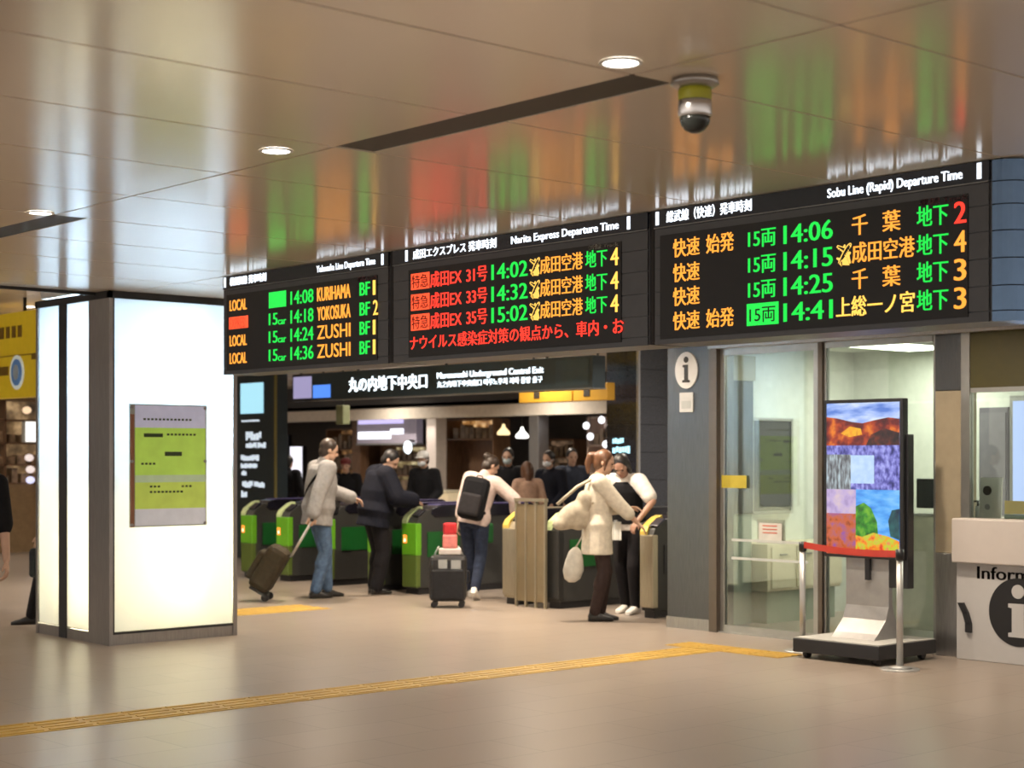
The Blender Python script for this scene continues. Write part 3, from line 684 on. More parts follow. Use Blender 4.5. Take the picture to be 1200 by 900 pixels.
# picture on the screen: five lit scenes
def lit_noise(name, cols, scale, strength, detail=6, stretch=(1, 1, 1)):
    m = bpy.data.materials.new(name); m.use_nodes = True; nt = m.node_tree; b = nt.nodes['Principled BSDF']
    tc = nt.nodes.new('ShaderNodeTexCoord'); mp = nt.nodes.new('ShaderNodeMapping'); mp.inputs['Scale'].default_value = stretch
    nz = nt.nodes.new('ShaderNodeTexNoise'); nz.inputs['Scale'].default_value = scale; nz.inputs['Detail'].default_value = detail
    rp = nt.nodes.new('ShaderNodeValToRGB'); e = rp.color_ramp.elements
    pos = [0.32 + 0.36 * i / (len(cols) - 1) for i in range(len(cols))]
    e[0].position, e[1].position = pos[0], pos[-1]; e[0].color = cols[0] + (1,); e[1].color = cols[-1] + (1,)
    for p, c in list(zip(pos, cols))[1:-1]: e.new(p).color = c + (1,)
    nt.links.new(tc.outputs['Object'], mp.inputs[0]); nt.links.new(mp.outputs[0], nz.inputs['Vector']); nt.links.new(nz.outputs[0], rp.inputs[0])
    nt.links.new(rp.outputs[0], b.inputs['Emission Color']); b.inputs['Emission Strength'].default_value = strength
    b.inputs['Base Color'].default_value = (0.01, 0.01, 0.01, 1); b.inputs['Roughness'].default_value = 0.2
    MATS[name] = m; return m
SX = 10.402; yL, yR, zB, zT = 7.955, 7.275, 0.79, 1.965
Wd = yL - yR
def scr(name, m, poly, t=0.0015):      # poly in picture fractions (0..1 across, 0..1 up)
    MB().prism([(yL - u * Wd, zB + v * (zT - zB)) for u, v in poly], 'x', SX - t, SX - t + 0.0012).build(name, m, ds)
rect = lambda a, b, c, d: [(a, c), (b, c), (b, d), (a, d)]
SKY = lit_noise('screen_sky', [(0.10, 0.22, 0.70), (0.35, 0.50, 0.95), (0.75, 0.85, 1.0)], 4, 1.0, stretch=(1, 1, 4))
scr('picture_sky', SKY, rect(0, 1, 0.72, 1.0))
scr('picture_hills', lit_noise('screen_autumn_hills', [(0.05, 0.002, 0.006), (0.16, 0.008, 0.01), (0.48, 0.05, 0.01), (0.85, 0.22, 0.015)], 9, 1.0), [(0, 0.72), (1, 0.72), (1, 0.89), (0.85, 0.90), (0.68, 0.885), (0.5, 0.865), (0.35, 0.875), (0.15, 0.90), (0, 0.91)], 0.003)
scr('picture_forest', lit_noise('screen_dark_forest', [(0.01, 0.003, 0.008), (0.05, 0.01, 0.012), (0.25, 0.03, 0.01)], 12, 1.0), [(0.55, 0.72), (1, 0.72), (1, 0.80), (0.8, 0.83), (0.62, 0.79)], 0.0045)
scr('picture_meadow', lit_noise('screen_gold', [(0.85, 0.22, 0.01), (1.0, 0.50, 0.02), (0.5, 0.05, 0.01)], 11, 1.0), [(0.2, 0.80), (0.32, 0.775), (0.5, 0.79), (0.48, 0.83), (0.33, 0.845)], 0.0045)
scr('picture_snow', lit_noise('screen_snow_trees', [(0.02, 0.025, 0.14), (0.10, 0.10, 0.42), (0.27, 0.27, 0.75), (0.45, 0.48, 0.95)], 16, 1.0, stretch=(1, 1.6, 1)), rect(0, 1, 0.43, 0.72))
scr('picture_icicles', lit_noise('screen_ice', [(0.05, 0.05, 0.06), (0.22, 0.24, 0.26), (0.50, 0.62, 0.68)], 20, 1.0, stretch=(1, 2.5, 0.6)), rect(0, 0.34, 0.43, 0.66), 0.003)
scr('picture_panel', lit_noise('screen_pale_blue', [(0.42, 0.62, 0.95), (0.62, 0.80, 1.0)], 14, 1.0), rect(0.34, 0.66, 0.47, 0.655), 0.003)
scr('picture_blossom', lit_noise('screen_lilac', [(0.35, 0.25, 0.50), (0.55, 0.42, 0.70), (0.70, 0.55, 0.62)], 10, 1.0), rect(0, 0.41, 0.24, 0.43))
scr('picture_leaves', lit_noise('screen_red_leaves', [(0.22, 0.04, 0.02), (0.60, 0.12, 0.03), (0.50, 0.13, 0.12), (0.32, 0.10, 0.35)], 13, 1.0), rect(0, 0.41, 0, 0.27), 0.003)
scr('picture_lake', lit_noise('screen_blue_lake', [(0.03, 0.20, 0.75), (0.10, 0.42, 0.95), (0.25, 0.60, 1.0)], 5, 1.0, stretch=(1, 1, 3)), rect(0.41, 1, 0, 0.43))
scr('picture_trees', lit_noise('screen_green_trees', [(0.01, 0.08, 0.01), (0.04, 0.28, 0.02), (0.20, 0.50, 0.03)], 14, 1.0), [(0.41, 0.10), (0.72, 0.10), (0.70, 0.22), (0.62, 0.31), (0.52, 0.345), (0.41, 0.32)], 0.003)
scr('picture_dark_trees', lit_noise('screen_teal_trees', [(0.005, 0.02, 0.05), (0.02, 0.12, 0.12)], 14, 1.0), [(0.88, 0.13), (1, 0.11), (1, 0.31), (0.9, 0.30), (0.85, 0.23)], 0.003)
scr('picture_flowers', lit_noise('screen_flowers', [(0.75, 0.05, 0.02), (0.95, 0.30, 0.02), (0.55, 0.65, 0.04), (0.90, 0.20, 0.10)], 16, 1.0), [(0.41, 0), (1, 0), (1, 0.10), (0.85, 0.13), (0.65, 0.15), (0.5, 0.12), (0.41, 0.13)], 0.0045)
# barrier: two posts and a red belt, each thing on its own
POST = mat('satin_post', (0.50, 0.50, 0.49), 0.35, 0.6)
def post(x, y, label):
    t = thing('barrier_post', label, 'barrier post', (x, y, 0), group='posts of the red belt barrier')
    g = MB(); g.cone((x, y, 0), (x, y, 0.012), 0.145, 0.14, 32); g.cone((x, y, 0.012), (x, y, 0.03), 0.09, 0.03, 32); g.build('base_plate', POST, t)
    MB().cone((x, y, 0.02), (x, y, 0.80), 0.024, 0.024, 20).build('tube', POST, t)
    MB().cone((x, y, 0.80), (x, y, 0.875), 0.031, 0.031, 20).build('belt_head', BLACK if x > 10 else POST, t)
    return t
post(10.01, 7.0, 'silver barrier post with round foot at the right end of the red belt')
post(10.36, 8.16, 'silver barrier post left of the video screen, at the left end of the red belt')
bl = MB(); bl.add([], [])
p0, p1 = Vector((10.02, 7.03, 0.84)), Vector((10.34, 8.13, 0.85)); dv = (p1 - p0).normalized(); nv = dv.cross(Vector((0, 0, 1)))
rg = []
for k in range(13):
    p = p0.lerp(p1, k / 12) - Vector((0, 0, 0.018 * math.sin(math.pi * k / 12)))
    rg.append([p + nv * 0.002 + Vector((0, 0, 0.025)), p - nv * 0.002 + Vector((0, 0, 0.025)), p - nv * 0.002 - Vector((0, 0, 0.025)), p + nv * 0.002 - Vector((0, 0, 0.025))])
bl.loft(rg, smooth=False)
tag(bl.build('barrier_belt', mat('red_belt', (0.48, 0.03, 0.015), 0.5), origin=(10.2, 7.6, 0.84)), 'red belt stretched between the two silver barrier posts', 'belt')
# ================================================================== TICKET GATES
GX = 11.4
GREY = mat('gate_dark_grey', (0.035, 0.035, 0.033), 0.45)
LIMEP = mat('gate_lime_panel', (0.12, 0.36, 0.015), 0.4, noise=0.05)
OLIVEP = mat('gate_olive_panel', (0.085, 0.125, 0.02), 0.45)
GREENP = mat('gate_green_panel', (0.005, 0.09, 0.014), 0.45)
CAPBLK = mat('gate_gloss_black', (0.010, 0.009, 0.014), 0.18)
CAPRIM = mat('gate_violet_rim', (0.035, 0.025, 0.11), 0.35)
PALELIME = mat('gate_pale_reader', (0.55, 0.66, 0.35), 0.35)
GOLD = mat('gate_gold_edge', (0.62, 0.47, 0.10), 0.35, 0.3)
GSTEEL = mat('gate_warm_steel', (0.42, 0.37, 0.27), 0.36, 0.75, stretch=(30, 30, 1), nscale=6, noise=0.15)
LAMP_O = glow('gate_orange_lamp', (1.0, 0.22, 0.03), 2.0)
LAMP_W = glow('gate_arrow_lamp', (1.0, 0.75, 0.45), 2.2)
mat('gate_soft_black', (0.02, 0.02, 0.019), 0.4)
def gate(y0, kind, label):
    W = {'green': 0.26, 'dark': 0.20, 'steel': 0.24, 'black': 0.17}[kind]; y1 = y0 - W; L = 1.8; x = GX
    body, front, low, edge = {'green': (GREY, LIMEP, OLIVEP, PALELIME), 'dark': (GREY, MATS['gate_soft_black'], GREY, PALELIME), 'steel': (GSTEEL, GSTEEL, GSTEEL, GOLD), 'black': (MATS['gate_soft_black'], GSTEEL, GSTEEL, GOLD)}[kind]
    t = thing('ticket_gate', label, 'ticket gate', (x, (y0 + y1) / 2, 0), group='automatic ticket gates in a row')
    pr = [(x, 0.07), (x, 0.80), (x + 0.03, 0.86), (x + 0.16, 0.945), (x + 0.26, 0.96), (x + L, 0.96), (x + L, 0.07)]
    MB().prism(pr, 'y', y1 + 0.008, y0 - 0.008).build('cabinet', body, t, bevel=0.006)
    MB().box(x + 0.03, x + L - 0.03, y1 + 0.02, y0 - 0.02, 0, 0.07).build('plinth', BLACK, t)
    cap = [(x + 0.20, 0.905), (x + 0.22, 0.96), (x + 0.28, 0.985), (x + 0.36, 1.0), (x + L - 0.05, 1.0), (x + L, 0.96), (x + L, 0.86), (x + 0.26, 0.86)]
    MB().prism(cap, 'y', y1, y0).build('top_cap', CAPBLK, t, bevel=0.008)
    MB().prism([(x + 0.34, 0.995), (x + L - 0.07, 0.995), (x + L - 0.07, 1.008), (x + 0.36, 1.008)], 'y', y1 + 0.01, y0 - 0.01).build('cap_rim', CAPRIM if kind == 'green' else body, t)
    # sloped reader strip climbing to the top
    MB().prism([(x - 0.012, 0.79), (x - 0.012, 0.83), (x + 0.02, 0.885), (x + 0.14, 0.965), (x + 0.21, 0.985), (x + 0.22, 0.955), (x + 0.15, 0.93), (x + 0.03, 0.85), (x + 0.005, 0.79)], 'y', y0 - 0.085, y0 + 0.004).build('reader_edge', edge, t, bevel=0.004)
    MB().obox((x + 0.085, (y0 + y1) / 2 - 0.05, 0.915), (0.055, 0, 0.036), (0, 0.06, 0), (-0.006, 0, 0.010)).build('card_reader', mat('reader_black', (0.02, 0.02, 0.03), 0.25), t, bevel=0.006)
    MB().box(x - 0.016, x + 0.06, y1 - 0.003, y0 + 0.003, 0.44 if kind == 'green' else 0.10, 0.80).build('front_panel', front, t, bevel=0.010)
    if kind == 'green': MB().box(x - 0.013, x + 0.05, y1, y0, 0.08, 0.44).build('lower_front', low, t, bevel=0.008)
    if kind in ('green',):
        MB().box(x - 0.021, x - 0.013, y0 - 0.09, y0 - 0.03, 0.575, 0.665).build('status_lamp', LAMP_O, t)
        MB().box(x - 0.024, x - 0.020, y0 - 0.075, y0 - 0.045, 0.59, 0.625).build('arrow_lamp', LAMP_W, t)
    if kind != 'steel':
        MB().box(x + 0.15, x + 0.62, y1 - 0.002, y1 + 0.008, 0.42, 0.70).build('side_panel', GREENP if kind in ('green', 'dark') else BLACK, t)
    fl = MB(); fl.box(x + 0.85, x + 1.0, y1 - 0.16, y1 + 0.01, 0.55, 0.78)
    fl.build('flap_door', BLACK if kind == 'black' else GREENP, t, bevel=0.02)
    return t
gate(18.02, 'green', 'lime fronted ticket gate farthest left, right beside the glowing pillar')
gate(17.20, 'green', 'lime fronted ticket gate behind the brown trolley bag, second from the pillar')
gate(16.30, 'green', 'green ticket gate half hidden behind the man in the grey jacket')
gate(15.30, 'green', 'green ticket gate just left of the person in black, with orange lamp')
gate(14.65, 'green', 'lime edged ticket gate just right of the person in black')
gate(12.93, 'steel', 'steel ticket gate with gold curved edge at the right of the backpack wearer')
gate(12.27, 'dark', 'dark ticket gate with a green side panel behind the woman in cream')
gate(10.93, 'black', 'black ticket gate with gold curved front next to the steel corner column')
fe = thing('barrier_fence', 'steel fence panel with upright bars filling the gap between two ticket gates', 'fence', (11.33, 12.42, 0))
for y in (12.64, 12.49, 12.34, 12.20): MB().box(11.31, 11.34, y - 0.012, y + 0.012, 0, 1.10).build('bar', GSTEEL, fe)
MB().box(11.30, 11.35, 12.185, 12.655, 1.09, 1.12).build('top_rail', GSTEEL, fe)
MB().box(11.32, 11.33, 12.20, 12.64, 0.06, 1.06).build('panel', mat('brown_steel_sheet', (0.28, 0.22, 0.13), 0.4, 0.6), fe)

# ================================================================== SIGNS OVER THE GATES
es = thing('exit_sign', 'long dark hanging sign with white Japanese lettering and blue square over the ticket gates', 'sign', (12.55, 15.4, 2.9))
MB().box(12.55, 12.75, 12.76, 18.12, 2.30, 2.66).build('sign_box', SIGNNAVY, es, bevel=0.01)
MB().box(12.548, 12.752, 12.75, 18.13, 2.292, 2.305).build('bottom_edge', mat('sign_edge_metal', (0.20, 0.20, 0.20), 0.4, 0.7), es)
for y in (13.6, 15.4, 17.2): MB().cone((12.65, y, 2.65), (12.65, y, CZ), 0.018, 0.018, 12).build('hanger', BLACK, es)
text('lettering', '丸の内地下中央口', WHITEGLOW, es, (12.549, 17.27, 2.48), (0, -1, 0), (0, 0, 1), 0.185, 1.62, bold=0.03)
text('lettering', 'Marunouchi Underground Central Exit', WHITEGLOW, es, (12.549, 15.45, 2.535), (0, -1, 0), (0, 0, 1), 0.075, 1.9, cjk=False, bold=0.03)
text('lettering', '丸之内地下中央出口 마루노우치 지하 중앙 출구', WHITEGLOW, es, (12.549, 15.45, 2.425), (0, -1, 0), (0, 0, 1), 0.075, 1.88, bold=0.025)
MB().box(12.542, 12.549, 17.68, 18.07, 2.33, 2.50).build('blue_square', glow('blue_pictogram', (0.10, 0.30, 1.0), 1.0), es)
MB().box(12.545, 12.549, 12.82, 13.35, 2.34, 2.62).build('dim_panel', mat('dim_teal_panel', (0.02, 0.045, 0.06), 0.35), es)
ys = thing('amber_hanging_sign', 'amber hanging sign with dark pictograms below the right end of the long exit sign', 'sign', (13.3, 14.0, 2.9))
MB().box(13.3, 13.42, 13.87, 14.80, 2.20, 2.40).build('sign_face', AMBER, ys, bevel=0.006)
MB().box(13.3, 13.42, 13.28, 13.85, 2.20, 2.40).build('sign_face', AMBER, ys, bevel=0.006)
for y in (13.62, 14.48): MB().box(13.294, 13.30, y - 0.05, y + 0.05, 2.25, 2.35).build('pictogram', DARKBROWNTXT, ys)
for y in (13.5, 14.6): MB().cone((13.36, y, 2.39), (13.36, y, CZ), 0.015, 0.015, 10).build('hanger', BLACK, ys)
bp = thing('black_pillar', 'black stone tiled pillar with a steel corner strip behind the ticket gates', 'pillar', (14.2, 13.4, 0))
bp['kind'] = 'thing'
STONE = mat('black_granite', (0.018, 0.019, 0.028), 0.22, nscale=60, noise=0.5)
g = MB()
zz = [0.0, 0.32, 0.64, 0.96, 1.28, 1.60, 1.92, 2.24, 2.56, 2.905]
for a_, b_ in zip(zz, zz[1:]): g.box(13.605, 16.0, 13.085, 13.60, a_ + 0.003, b_ - 0.003)
g.build('stone_cladding', STONE, bp)
MB().box(13.615, 15.99, 13.095, 13.59, 0, 2.905).build('core', MATTEBLACK, bp)
MB().box(13.598, 13.63, 13.078, 13.11, 0, 2.905).build('corner_strip', STEEL, bp)
CYAN = glow('cyan_lit_lettering', (0.45, 0.85, 1.0), 1.6)
def word_blocks(name, m, parent, x, y, z, h, widths, seed):
    """a line of lettering too blurred in the photograph to read: strokes of uneven height."""
    rr = random.Random(seed); g = MB()
    for wd in widths:
        e = y - wd
        while y > e + 0.012:
            b = rr.uniform(0.5, 0.85) * h * 0.7; hh = h * rr.choice((0.72, 0.8, 1.0)); dz = rr.uniform(0, h - hh)
            b = min(b, y - e)
            g.box(x - 0.003, x, y - b, y, z - h / 2 + dz, z - h / 2 + dz + hh); y -= b + 0.10 * h
        y = e - 0.3 * h
    return g.build(name, m, parent)
word_blocks('lit_lettering', CYAN, bp, 13.604, 13.50, 1.735, 0.075, (0.18,), 1)
word_blocks('lit_lettering', CYAN, bp, 13.604, 13.50, 1.63, 0.085, (0.28,), 2)
word_blocks('lit_lettering', CYAN, bp, 13.604, 13.40, 1.545, 0.055, (0.13,), 3)
isg = thing('information_tower', 'tall black sign tower with pale blue screen and white lettering beside the glowing pillar', 'sign', (13.6, 20.9, 0))
MB().box(13.5, 13.72, 20.42, 21.48, 0.0, 2.78).build('tower_body', SIGNNAVY, isg, bevel=0.01)
MB().box(13.49, 13.50, 20.74, 21.36, 2.20, 2.66).build('screen', glow('pale_cyan_screen', (0.42, 0.80, 0.95), 1.0), isg)
MB().box(13.485, 13.52, 20.405, 20.435, 0.9, 2.78).build('edge_strip', mat('olive_edge', (0.20, 0.17, 0.05), 0.5), isg)
DIMW = glow('dim_white_lettering', (0.75, 0.85, 0.95), 0.9)
for k, (y, z, hh, wds) in enumerate(((21.34, 2.09, 0.03, (0.5,)), (21.22, 1.86, 0.13, (0.42,)), (21.22, 1.72, 0.085, (0.30, 0.22)), (21.36, 1.53, 0.09, (0.50,)), (21.36, 1.41, 0.075, (0.45,)), (21.34, 1.30, 0.075, (0.14,)), (21.32, 1.13, 0.10, (0.30, 0.28)), (21.35, 0.98, 0.10, (0.16,)))):
    word_blocks('lettering', DIMW, isg, 13.499, y, z, hh, wds, 20 + k)
ol = thing('olive_hanging_lamp', 'small olive hanging box lamp under the exit sign above the man in grey', 'lamp', (12.9, 17.9, 2.9))
MB().box(12.86, 12.98, 17.83, 18.00, 1.98, 2.24).build('lamp_box', mat('olive_box', (0.16, 0.17, 0.09), 0.5), ol, bevel=0.015)
MB().cone((12.92, 17.91, 2.23), (12.92, 17.91, CZ), 0.012, 0.012, 10).build('stem', BLACK, ol)
cs = thing('ceiling_screen', 'pale violet lit screen hung from the ceiling past the left end of the exit sign', 'screen', (14.6, 21.0, 2.9))
MB().box(14.6, 14.66, 20.6, 21.6, 2.42, 2.84).build('screen_case', BLACK, cs)
MB().box(14.59, 14.60, 20.64, 21.56, 2.46, 2.80).build('lit_face', glow('violet_screen', (0.50, 0.45, 0.75), 0.7), cs)
for y in (20.8, 21.4): MB().cone((14.63, y, 2.83), (14.63, y, CZ), 0.015, 0.015, 10).build('hanger', BLACK, cs)

# ================================================================== SHOPS ACROSS THE HALL
S = lambda y: y * 0.969
BROWNWOOD = mat('brown_wood', (0.16, 0.085, 0.045), 0.5, nscale=5, noise=0.25, stretch=(8, 8, 1))
GOODS = lit_noise('warm_lit_goods', [(0.06, 0.04, 0.02), (0.30, 0.22, 0.10), (0.85, 0.72, 0.42)], 5, 0.8)
GOODS2 = lit_noise('orange_lit_goods', [(0.05, 0.02, 0.01), (0.40, 0.18, 0.05), (0.95, 0.60, 0.28)], 6, 0.9)
ADWHITE = glow('white_poster_light', (0.92, 0.90, 1.0), 1.3)
def adbox(y0, y1, z0, z1, label):
    t = thing('lit_poster_box', label, 'light box', (18.9, (y0 + y1) / 2, 0))
    MB().box(18.9, 19.0, y0 - 0.02, y1 + 0.02, 0, z1 + 0.02).build('case', BLACK, t)
    MB().box(18.89, 18.9, y0, y1, z0, z1).build('lit_face', ADWHITE, t)
adbox(S(29.05), S(29.42), 1.0, 1.98, 'taller narrow white light box far behind, right of the black sign tower')
adbox(S(28.50), S(28.93), 0.85, 1.75, 'shorter white light box far behind, left of the man in grey')
def shelf(name, label, y0, y1, z0, z1, n, goods, x=19.3, frame=BROWNWOOD, cat='shelf', cols=3):
    t = thing(name, label, cat, (x, (y0 + y1) / 2, 0))
    g = MB(); g.box(x + 0.38, x + 0.40, y0, y1, 0, z1); g.box(x, x + 0.4, y0 - 0.03, y0, 0, z1); g.box(x, x + 0.4, y1, y1 + 0.03, 0, z1)
    g.build('carcass', frame, t)
    for k in range(n + 1):
        z = z0 + (z1 - z0) * k / n
        MB().box(x, x + 0.38, y0, y1, z - 0.015, z + 0.015).build('shelf_board', frame, t)
    MB().box(x + 0.365, x + 0.38, y0 + 0.01, y1 - 0.01, z0 + 0.02, z1 - 0.02).build('lit_back', goods, t)
    rr = random.Random(int(y0 * 100))
    for k in range(n):
        z = z0 + (z1 - z0) * k / n + 0.015
        g = MB(); y = y0 + 0.04
        while y < y1 - 0.16:
            ww = rr.uniform(0.07, 0.15); hh = rr.uniform(0.4, 0.8) * ((z1 - z0) / n - 0.03)
            g.box(x + 0.08, x + 0.30, y, y + ww, z, z + hh); y += ww + rr.uniform(0.02, 0.07)
        o = g.build('packed_goods', mat('goods_%s' % name, (0.25, 0.18, 0.12), 0.5, noise=0.5, nscale=8), t); o['kind'] = 'stuff'
    return t
shelf('display_shelf', 'brown shelf with warm lights far behind the man in the grey jacket', S(26.9), S(28.2), 0.9, 2.1, 3, lit_noise('dim_amber_goods', [(0.04, 0.02, 0.012), (0.16, 0.08, 0.03), (0.50, 0.25, 0.10)], 6, 0.7))
tag(MB().box(18.85, 19.05, S(26.38), S(26.66), 0, 2.44).build('wooden_post', BROWNWOOD, origin=(18.9, S(26.5), 0)), 'brown wooden post of the shop between the man in grey and the person in black', 'post')
sf = thing('shop_signboard', 'pale lavender shop signboard with two white lit strips far behind the gates', 'sign', (18.75, S(25.4), 2.0))
MB().box(18.75, 18.9, S(24.45), S(26.35), 1.80, 2.30).build('board', mat('lavender_grey_board', (0.40, 0.36, 0.42), 0.5, emit=(0.5, 0.45, 0.6), estr=0.12), sf)
MB().box(18.74, 18.75, S(24.85), S(26.30), 2.17, 2.25).build('lit_strip', glow('lavender_strip', (0.62, 0.55, 0.95), 1.1), sf)
g = MB(); g.box(18.735, 18.75, S(25.25), S(26.30), 1.885, 2.02); g.box(18.735, 18.75, S(24.85), S(25.25), 1.97, 2.07)
g.build('lit_strip', glow('white_strip', (0.90, 0.92, 1.0), 2.0), sf)
MB().box(18.72, 18.92, S(24.45), S(26.35), 1.77, 1.80).build('lower_edge', mat('grey_edge', (0.25, 0.25, 0.25), 0.5), sf)
shelf('display_shelf', 'cream lit shop shelf of goods behind the person in black', S(24.6), S(26.3), 0.9, 1.75, 3, GOODS)
wl = thing('wall_lamp', 'small bright white lamp left of the white shop column', 'lamp', (18.6, S(24.55), 1.75))
MB().ell((18.6, S(24.52), 1.72), 0.07, 0.09, 0.12).build('globe', glow('cool_globe', (0.85, 0.95, 1.0), 2.5), wl)
MB().box(18.6, 18.75, S(24.52) - 0.03, S(24.52) + 0.03, 1.82, 1.86).build('bracket', STEEL, wl)
def column(y0, y1, label, m, x=18.44):
    t = thing('shop_column', label, 'column', (x, (y0 + y1) / 2, 0)); t['kind'] = 'thing'
    MB().box(x, x + 0.25, y0, y1, 0.12, 2.235).build('shaft', m, t, bevel=0.01)
    MB().box(x - 0.01, x + 0.26, y0 - 0.01, y1 + 0.01, 0, 0.12).build('base', STEEL, t)
SC = 18.44 / 19.5
column(24.05 * SC, 24.34 * SC, 'white shop column far behind, right of the person in black', mat('white_column', (0.66, 0.60, 0.56), 0.45))
lamp('column_light', 'AREA', (18.2, 24.2 * SC, 2.2), 4, (1.0, 0.85, 0.75), None, 0.2, rot=(0, R(20), 0))
column(21.20 * SC, 21.44 * SC, 'grey steel shop column far behind, right of the pendant lamps', STEEL)
shelf('hanging_shelf', 'orange lit overhead shelf behind the backpack wearer', S(22.55), S(23.85), 1.86, 2.22, 1, GOODS2, x=19.0)
gp = thing('grey_door_panel', 'grey green door panel below the orange lit overhead shelf', 'door panel', (19.2, S(23.3), 0))
MB().box(19.46, 19.5, S(23.2), S(23.6), 0, 1.8).build('panel', mat('grey_green_door', (0.13, 0.13, 0.11), 0.5), gp)
MB().box(19.44, 19.46, S(23.24), S(23.27), 0.95, 1.15).build('handle', STEEL, gp)
bb = thing('blue_banner', 'dim blue grey upright banner right of the white shop column', 'banner', (18.75, S(23.9), 0))
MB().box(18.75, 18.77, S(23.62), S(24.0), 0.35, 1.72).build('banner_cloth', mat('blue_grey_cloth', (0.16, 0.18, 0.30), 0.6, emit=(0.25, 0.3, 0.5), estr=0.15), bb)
MB().cone((18.78, S(23.81), 0.0), (18.78, S(23.81), 1.75), 0.012, 0.012, 8).box(18.7, 18.86, S(23.81) - 0.12, S(23.81) + 0.12, 0, 0.03).build('stand', STEEL, bb)
ctr = thing('shop_counter', 'cream shop counter behind the backpack wearer', 'counter', (18.3, 22.0, 0))
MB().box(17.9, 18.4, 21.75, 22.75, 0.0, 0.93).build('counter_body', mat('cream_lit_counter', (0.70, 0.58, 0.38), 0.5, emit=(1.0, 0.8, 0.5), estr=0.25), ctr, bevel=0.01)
MB().box(17.88, 18.42, 21.73, 22.77, 0.93, 0.96).build('counter_top', CREAM, ctr)
for y, z, m, lb in ((S(22.12), 2.0, glow('warm_bulb', (1.0, 0.75, 0.38), 1.6), 'warm yellow pendant lamp far behind, left of the white pendant'), (S(21.62), 1.94, glow('white_bulb', (1.0, 0.97, 0.9), 3.0), 'white cone pendant lamp far behind the gates')):
    t = thing('pendant_lamp', lb, 'pendant lamp', (18.9, y, 2.46))
    g = MB(); rings(g, 18.9, y, [(0.02, z + 0.12), (0.035, z + 0.06), (0.11, z - 0.02), (0.115, z - 0.06), (0.09, z - 0.075)]); g.build('shade', m, t)
    MB().cone((18.9, y, z + 0.11), (18.9, y, 2.46), 0.006, 0.006, 8).build('cord', BLACK, t)
shelf('back_shelf', 'dim brown shelf of goods behind the pendant lamps', S(21.5), S(22.5), 0.9, 1.85, 3, lit_noise('dim_brown_goods', [(0.02, 0.015, 0.01), (0.08, 0.05, 0.03), (0.20, 0.12, 0.07)], 6, 0.8), x=20.0)
shelf('tall_shelf', 'pinkish tall shelf with small white bulbs left of the black stone pillar', S(19.3), S(20.15), 0.8, 2.2, 3, lit_noise('pink_lit_goods', [(0.10, 0.06, 0.05), (0.32, 0.20, 0.16), (0.62, 0.48, 0.42)], 5, 0.8), x=19.1, frame=mat('pale_wood', (0.40, 0.30, 0.24), 0.5))
for y, z, lb in ((S(20.02), 2.06, 'uppermost of two small bulbs at the left of the pinkish shelf'), (S(19.92), 1.88, 'lower of two small bulbs at the left of the pinkish shelf'), (S(19.65), 2.15, 'small bulb at the top right of the pinkish shelf'), (S(19.55), 1.75, 'big round bulb at the right of the pinkish shelf')):
    t = thing('bulb_lamp', lb, 'lamp', (18.95, y, z))
    MB().ell((18.93, y, z), 0.05, 0.06, 0.06).build('globe', glow('shelf_bulb', (0.95, 0.95, 1.0), 2.2), t)
    MB().cone((18.93, y, z + 0.05), (18.93, y, 2.46), 0.006, 0.006, 8).build('cord', BLACK, t)

# left background: yellow hanging sign and a warm lit shop
yg = thing('yellow_hanging_sign', 'large yellow hanging sign with a blue round emblem at the left edge', 'sign', (7.9, 17.9, 3.3))
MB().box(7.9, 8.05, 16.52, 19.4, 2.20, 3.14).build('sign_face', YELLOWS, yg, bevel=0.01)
MB().box(7.894, 7.90, 16.52, 19.4, 2.655, 2.668).build('dividing_line', mat('ochre_line', (0.28, 0.17, 0.01), 0.5), yg)
disc('emblem_rim', mat('white_emblem_rim', (0.70, 0.75, 0.70), 0.5, emit=(0.8, 0.9, 0.85), estr=0.2), yg, 7.899, 17.04, 2.475, 0.175, 0.006, 0.19)
disc('emblem', mat('blue_emblem', (0.08, 0.16, 0.34), 0.5, emit=(0.1, 0.25, 0.5), estr=0.2), yg, 7.892, 17.04, 2.475, 0.13, 0.006, 0.145)
disc('emblem_centre', mat('pale_blue_emblem', (0.42, 0.52, 0.62), 0.5), yg, 7.885, 17.04, 2.475, 0.065, 0.006, 0.085)
g = MB(); y = 17.75
for wd in (0.10, 0.06, 0.12, 0.10, 0.10, 0.10): g.box(7.894, 7.90, y - wd, y, 2.86, 2.99); y -= wd + 0.05
g.box(7.894, 7.90, 16.54, 16.68, 2.60, 2.66); g.box(7.894, 7.90, 17.26, 17.75, 2.45, 2.55)
g.build('printed_marks', mat('ochre_print', (0.22, 0.13, 0.01), 0.5), yg)
for y in (17.0, 18.9): MB().cone((7.97, y, 3.13), (7.97, y, 3.30), 0.02, 0.02, 10).build('hanger', BLACK, yg)
ws = thing('shop_wall_unit', 'brown shop front with lit shelves beyond the yellow sign at the left', 'shop display', (10.7, 25.2, 0))
MB().box(9.0, 12.6, 25.0, 25.5, 0.0, 1.10).build('counter_base', mat('brown_counter', (0.26, 0.17, 0.085), 0.5, noise=0.12), ws)
MB().box(9.0, 12.6, 25.45, 25.5, 1.10, 2.62).build('back_panel', lit_noise('amber_shop_glow', [(0.05, 0.03, 0.015), (0.22, 0.13, 0.06), (0.70, 0.45, 0.22)], 4, 0.7), ws)
for z in (1.10, 1.40, 1.75, 2.12): MB().box(8.98, 12.62, 25.05, 25.45, z, z + 0.03).build('shelf_board', BROWNWOOD, ws)
for x in (9.0, 10.2, 11.4, 12.57): MB().box(x, x + 0.03, 25.05, 25.45, 1.1, 2.62).build('upright', BROWNWOOD, ws)
